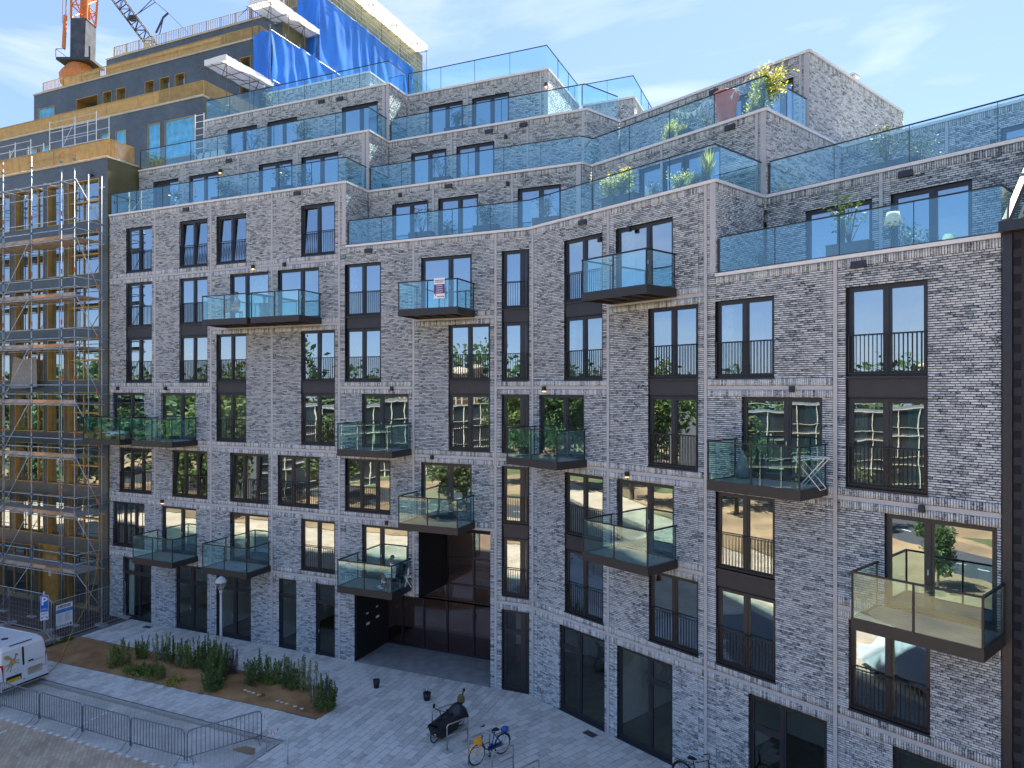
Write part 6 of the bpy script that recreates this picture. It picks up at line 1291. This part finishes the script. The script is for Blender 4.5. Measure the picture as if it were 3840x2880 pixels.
def seated(loc, rz, label, skin_m, shirt_m, shorts_m, hands, shoes_m, seat=.45):
    """sitting figure, facing -y in its own axes; hands: (left elbow, left wrist, right elbow, right wrist)"""
    t_ = thing('person', label, 'person', loc, rz)
    le, lw_, re_, rw_ = [Vector(p) for p in hands]; s = seat
    J = [(0,0,s+.10,(.15,.11)),(0,.02,s+.28,(.14,.10)),(0,.01,s+.48,(.17,.11)),(0,-.01,s+.60,.06),(0,-.03,s+.68,.052),(0,-.05,s+.75,(.07,.085)),(0,-.055,s+.83,(.078,.095)),(0,-.05,s+.90,(.06,.075))]
    E_ = [(0,1),(1,2),(2,3),(3,4),(4,5),(5,6),(6,7)]
    def chain(start, pts):
        a = start
        for p in pts: J.append(p); E_.append((a,len(J)-1)); a = len(J)-1
        return a
    for sd, el, wr in ((-1,le,lw_),(1,re_,rw_)):
        h = chain(2, [(sd*.185,.0,s+.53,.060),(*(Vector((sd*.185,0,s+.53)).lerp(el,.55)),.048),(*el,.040),(*el.lerp(wr,.5),.037),(*wr,.027)])
        d = (wr-el).normalized(); side = d.cross(Vector((0,0,1))).normalized(); palm = wr+d*.06; h = chain(h, [(*palm,(.034,.020))])
        for k, ln_ in enumerate((.062,.075,.072,.055)):
            b_ = palm+side*(-.027+.018*k)+d*.02; chain(h, [(*b_,.0095),(*(b_+d*ln_*.6-Vector((0,0,.010))),.0085),(*(b_+d*ln_-Vector((0,0,.030))),.007)])
        tb = wr+d*.025+side*(-.035*sd); chain(h, [(*tb,.010),(*(tb+d*.03+side*(-.02*sd)),.008)])
        k = chain(0, [(sd*.095,-.05,s+.08,.082),(sd*.12,-.24,s+.09,.075),(sd*.14,-.45,s+.07,.056),(sd*.145,-.44,s-.10,.052),(sd*.145,-.42,.14,.038),(sd*.145,-.44,.07,.038),(sd*.155,-.60,.045,(.042,.030))])
    skin('body', J, E_, skin_m, t_)
    skin('shirt', [(0,0,s+.09,(.165,.125)),(0,.02,s+.28,(.158,.118)),(0,.01,s+.49,(.185,.125)),(0,0,s+.575,(.085,.075)),(-.19,.0,s+.53,.076),(*(Vector((-.185,0,s+.53)).lerp(le,.5)),.068),(.19,0,s+.53,.076),(*(Vector((.185,0,s+.53)).lerp(re_,.5)),.068)], [(0,1),(1,2),(2,3),(2,4),(4,5),(2,6),(6,7)], shirt_m, t_)
    skin('shorts', [(0,.0,s+.07,(.168,.128)),(-.1,-.08,s+.08,.098),(-.125,-.25,s+.09,.092),(-.138,-.38,s+.08,.088),(.1,-.08,s+.08,.098),(.125,-.25,s+.09,.092),(.138,-.38,s+.08,.088)], [(0,1),(1,2),(2,3),(0,4),(4,5),(5,6)], shorts_m, t_)
    hr_ = MB().ball((0,-.035,s+.875),(.088,.100,.082),12,8); hr_.v = [v if v[2] > s+.83-.6*(v[1]) *.9 else (v[0],v[1]*.9,max(v[2],s+.85)) for v in hr_.v]; ob('hair', hr_.mesh('hair', m_hair, True), t_)
    fc = MB(); fc.ball((0,-.150,s+.815),(.014,.022,.022),6,4); fc.ball((-.082,-.04,s+.82),(.012,.02,.03),6,4); fc.ball((.082,-.04,s+.82),(.012,.02,.03),6,4); ob('nose_and_ears', fc.mesh('nose_and_ears', skin_m, True), t_)
    ey = MB(); ey.ball((-.032,-.137,s+.845),(.012,.008,.008),6,4); ey.ball((.032,-.137,s+.845),(.012,.008,.008),6,4); ob('eyes', ey.mesh('eyes', m_ink, True), t_)
    ob('mouth', MB().ball((0,-.135,s+.765),(.024,.008,.006),6,4).mesh('mouth', M('lips',(.30,.12,.10),.6), True), t_)
    sh_ = MB()
    for sd in (-1,1): sh_.ball((sd*.15,-.53,.05),(.055,.15,.055),8,6)
    ob('shoes', sh_.mesh('shoes', shoes_m, True), t_); so = MB()
    for sd in (-1,1): so.lathe([(.058,.06),(.062,.30),(.058,.34)],(sd*.145,-.43,0),10)
    ob('socks', so.mesh('socks', shoes_m, True), t_)
    return t_
BF = bal_floor(1)
pr = seated(FA.w(-6.12,-.72,BF), FA.a-.75, 'person in a white shirt and pale shorts seated on the balcony, hand to the chin', m_skin2, m_shirt, m_shorts, [(-.30,-.22,.66),(-.15,-.42,.60),(.22,-.22,.66),(.03,-.17,1.16)], m_shirt)
skin('beard', [(0,-.115,1.225,.045),(0,-.10,1.19,.05)], [(0,1)], m_hair, pr, 1)
t = thing('armchair', 'dark balcony chair that the person in white sits on, black jacket over its back', 'chair', FA.w(-6.10,-.70,BF), FA.a-.75)
ob('seat', MB().box(-.26,.26,-.26,.26,.40,.45).mesh('seat', m_dark), t); ob('backrest', MB().add([(-.25,.22,.45),(.25,.22,.45),(.25,.34,.98),(-.25,.34,.98),(-.25,.26,.45),(.25,.26,.45),(.25,.38,.98),(-.25,.38,.98)],[(0,1,2,3),(7,6,5,4),(0,3,7,4),(1,5,6,2),(3,2,6,7)]).mesh('backrest', m_dark), t)
for sx in (-.22,.22):
    for sy in (-.22,.22): ob('leg', MB().tube([(sx,sy,0),(sx,sy,.41)],.016,5).mesh('leg', m_steel), t)
jk = MB(); V = [(x, .30+.10*(z-.4)+.05*math.sin(7*x+5*z)+(.09 if b_ else 0), z) for b_ in (0,1) for z in (.30,.55,.80,1.0) for x in (-.32,-.16,0,.16,.32)]
jk.add(V,[(b_*20+j*5+i,b_*20+j*5+i+1,b_*20+(j+1)*5+i+1,b_*20+(j+1)*5+i) for b_ in (0,1) for j in range(3) for i in range(4)]+[(15+i,16+i,36+i,35+i) for i in range(4)]); tj = thing('jacket', 'black jacket hanging over the chair back beside the seated person', 'jacket', FA.w(-6.10,-.70,BF), FA.a-.75); ob('cloth', jk.mesh('cloth', m_black, True), tj)
t = thing('folding_chair', 'white folding chair leaning at the right end of the balcony behind the jacket', 'chair', FA.w(-5.62,-.55,BF), FA.a+.4); f = MB(); 
for y in (0,.42): f.tube([(0,y,0),(.16,y,.82)],.014,5); f.tube([(.28,y,0),(-.02,y,.46)],.014,5)
ob('frame', f.mesh('frame', m_white), t); ob('seat', MB().box(-.03,.25,.02,.40,.43,.46).mesh('seat', m_white), t); ob('backrest', MB().box(.11,.16,.02,.40,.55,.80).mesh('backrest', m_white), t)
t = thing('bag', 'reddish brown bag on the balcony floor beside the chair', 'bag', FA.w(-6.32,-1.12,BF), FA.a); ob('bag_body', MB().ball((0,0,.16),(.14,.11,.16),10,7).mesh('bag_body', M('red brown leather',(.22,.055,.03),.6), True), t); ob('strap', MB().tube([(-.1,0,.26),(-.06,0,.38),(.06,0,.38),(.1,0,.26)],.01,5).mesh('strap', m_black), t)
t = thing('shoe_pair', 'grey sneakers left on the balcony floor in front of the jacket', 'shoes', FA.w(-6.0,-1.28,BF), FA.a+.5)
for x in (-.09,.07): ob('shoe', MB().ball((x,0,.05),(.05,.14,.055),8,6).ball((x,.07,.09),(.042,.055,.05),8,5).mesh('shoe', M('sneaker grey',(.35,.37,.34),.7), True), t)
seated(FA.w(-15.05,-.75,bal_floor(5)), FA.a-.5, 'person sitting behind the glass of the left upper balcony with arms folded', m_skin, M('grey blue top',(.22,.27,.36),.8), M('beige trousers',(.55,.46,.38),.85), [(-.26,-.18,.72),(.02,-.27,.76),(.26,-.18,.72),(-.02,-.25,.70)], m_shirt)
t = thing('stool', 'low dark stool under the person on the left upper balcony', 'stool', FA.w(-15.05,-.75,bal_floor(5)), FA.a-.5); ob('seat', MB().box(-.2,.2,-.2,.2,.40,.44).mesh('seat', m_dark), t)
for sx in (-.17,.17):
    for sy in (-.17,.17): ob('leg', MB().box(sx-.015,sx+.015,sy-.015,sy+.015,0,.40).mesh('leg', m_dark), t)
t = thing('roof_vent', 'small metal vent cap on the right block roof edge', 'vent', FB.w(8.6,10.2,25.2), FB.a); ob('cap', MB().box(-.25,.25,-.3,.3,.28,.33).mesh('cap', m_steel), t); ob('duct', MB().box(-.1,.1,-.1,.1,0,.28).mesh('duct', m_steel), t)
# ---------------------------------------------------------------- the other side of the street, seen in the window glass
m_pale = ground_mat('pale sunlit paving', [(.30,(.06,.07,.035)),(.42,(.17,.11,.06)),(.55,(.33,.21,.11)),(.72,(.42,.29,.17))], .09)
sheet('far_pavement', [(-160,70),(-64,30),(-15,9),(40,6),(160,4),(160,-90),(-160,-90)], -.085, m_pale)
for k,(P_,lab) in enumerate((([(-75,40),(-60,22),(-52,-30),(-58,-31),(-68,20),(-84,36)],'verge'),([(-40,-6),(-22,-8),(-20,-18),(-38,-20)],'lawn'))): sheet('lawn', P_, -.07, m_grass)
m_asph = M('asphalt', (.055,.055,.058), .9, var=.2); sheet('far_road', [(-150,46),(-52,10),(-14,-3),(40,-4),(40,-10),(-16,-9),(-55,4),(-150,38)], -.078, m_asph)
far_line = MB()
for k in range(24): far_line.prism([(p.x,p.y) for p in (Vector((-52+k*1.9,6.6-k*.62)),Vector((-51.1+k*1.9,6.3-k*.62)),Vector((-51.05+k*1.9,6.44-k*.62)),Vector((-51.95+k*1.9,6.74-k*.62)))], -.077, -.07)
ob('road_line', far_line.mesh('road_line', m_mark), kind='structure')
m_lawn = ground_mat('lawn', [(.3,(.05,.09,.02)),(.7,(.12,.16,.04))], .5); 
def office(x, y, w, d, storeys, rz, label, wallc, grid=True):
    t_ = thing('office_block', label, 'building', (x,y,-.1), rz); h = storeys*3.4
    ob('wall', MB().box(-w/2,w/2,-d/2,d/2,0,h).mesh('wall', wallc), t_); g_ = MB(); n = int(w/2.4); fr_ = MB(); m_g = 'g'
    for k in range(storeys+1): fr_.box(-w/2-.05,w/2+.05,d/2+.02,d/2+.16,k*3.4-.06,k*3.4+.06); fr_.box(-w/2-.05,w/2+.05,d/2+.02,d/2+.12,k*3.4+1.0,k*3.4+1.06)
    for i in range(n+1): xx = -w/2+w*i/n; fr_.box(xx-.035,xx+.035,d/2+.02,d/2+.14,0,h)
    ob('window_grid', fr_.mesh('window_grid', M('cream grid paint',(.62,.56,.44),.6)), t_)
    for k in range(storeys): ob('glazing', MB().box(-w/2+.1,w/2-.1,d/2+.001,d/2+.012,k*3.4+.3,k*3.4+3.2).mesh('glazing', M('office glass',(.03,.04,.05),.1)), t_)
    return t_
m_beige = M('beige render', (.55,.44,.32), .8, var=.06)
m_beige = M('beige render', (.60,.47,.34), .8, var=.06)
office(-66,-4,42,12,3,-math.pi/2-.12,'low office block with a white window grid across the street',M('office dark wall',(.10,.10,.11),.7))
office(-52,-46,30,14,2,-.6,'long low pale office across the street with a white window grid',m_beige)
t = thing('round_building', 'round beige building with a flat roof beyond the trees across the street', 'building', (-84,-30,-.1)); ob('drum', MB().lathe([(9,0),(9,14.6),(9.4,14.6),(9.4,15.2),(7,16),(.01,16.2)],n=40).mesh('drum', m_beige, True), t)
rb_ = MB()
for k in range(40): a = k*math.pi/20; rb_.box(9*math.cos(a)-.12,9*math.cos(a)+.12,9*math.sin(a)-.12,9*math.sin(a)+.12,0,14.5)
ob('pilasters', rb_.mesh('pilasters', m_beige), t, kind='stuff')
def tree_mesh(seed, h, r, n, mat):
    rr = np.random.default_rng(seed); tr = MB(); tr.tube([(0,0,0),(.1,0,h*.3),(0,.1,h*.62)],.35,8,.12); C_ = []
    cl = [(rr.normal(0,r*.45),rr.normal(0,r*.45),h*rr.uniform(.35,.93),r*rr.uniform(.28,.5)) for k in range(26)]
    for x,y,z,q in cl:
        tr.tube([(0,0,h*.35),(x*.6,y*.6,z*.85),(x,y,z)],.10,5,.03); v = rr.normal(size=(n//26,3)); v /= np.linalg.norm(v,axis=1)[:,None]; C_.append(np.array([x,y,z])+v*q*rr.uniform(.55,1.05,(n//26,1)))
    V,F_ = leaves(np.concatenate(C_), .62, .4, seed+1); return np_mesh('crown', V, F_, mat), tr.mesh('trunk', m_wood)
TM = [tree_mesh(31,15,5.2,5200,m_leaf), tree_mesh(32,17,5.8,5600,M('sunlit lime leaf',(.11,.15,.03),.6,var=.5,scale=.6,trans=.3)), tree_mesh(33,13,4.6,4400,m_leaf2)]  # second tree kind has lime green leaves
tl = ['dark round tree reflected highest in the left wing door panes','lime green tree reflected between the dark round trees in the left panes','lime tree reflected before the white gridded office','dark tree reflected left of the white gridded office','olive tree reflected with its trunk on the sunlit street','broad dark tree reflected at the far street end','lime tree across the street standing behind the viewpoint on the left','dark tree across the street straight behind the viewpoint','olive tree across the street behind the viewpoint on the right','small round dark tree mirrored in the glass door of the lowest right balcony','small olive tree beside the far road with the white dashes']
for i,(x,y,k,s) in enumerate([(-50,24,1,.9),(-47,12,2,.75),(-44,-14,1,.8),(-50,-24,0,.9),(-38,-30,2,.9),(-58,34,0,1.0),(-20,-26,1,.8),(6,-34,0,1.0),(26,-30,2,1.1),(-20,4.5,0,.30),(-33,6,2,.5)]):
    t = thing('street_tree', tl[i], 'tree', (x,y,-.1), i*1.1, ['dark leafed trees across the street','lime green trees across the street','olive green trees across the street'][k]); t.scale = (s,s,s); ob('crown', TM[k][0], t); ob('trunk', TM[k][1], t)
rr = np.random.default_rng(77); C_ = []
for k in range(46):
    a = math.radians(95+170*k/45); R_ = rr.uniform(92,112); x, y, h, q = R_*math.cos(a), R_*math.sin(a)+8, rr.uniform(13,22), rr.uniform(5,7)
    v = rr.normal(size=(900,3)); v /= np.linalg.norm(v,axis=1)[:,None]; c = v*rr.uniform(.5,1.05,(900,1))*np.array([q,q,h*.46]); c += .9*np.sin(c[:,[1,2,0]]*1.1+k); C_.append(c+np.array([x,y,h*.52]))
V,F_ = leaves(np.concatenate(C_), 1.15, .4, 78); ob('far_wood', np_mesh('far_wood', V, F_, m_leaf), None, kind='stuff')
van((-2.6,12.4,-.08), FB.a+.6, 'plain white van parked across the street, reflected in the lower right window', decal=False)
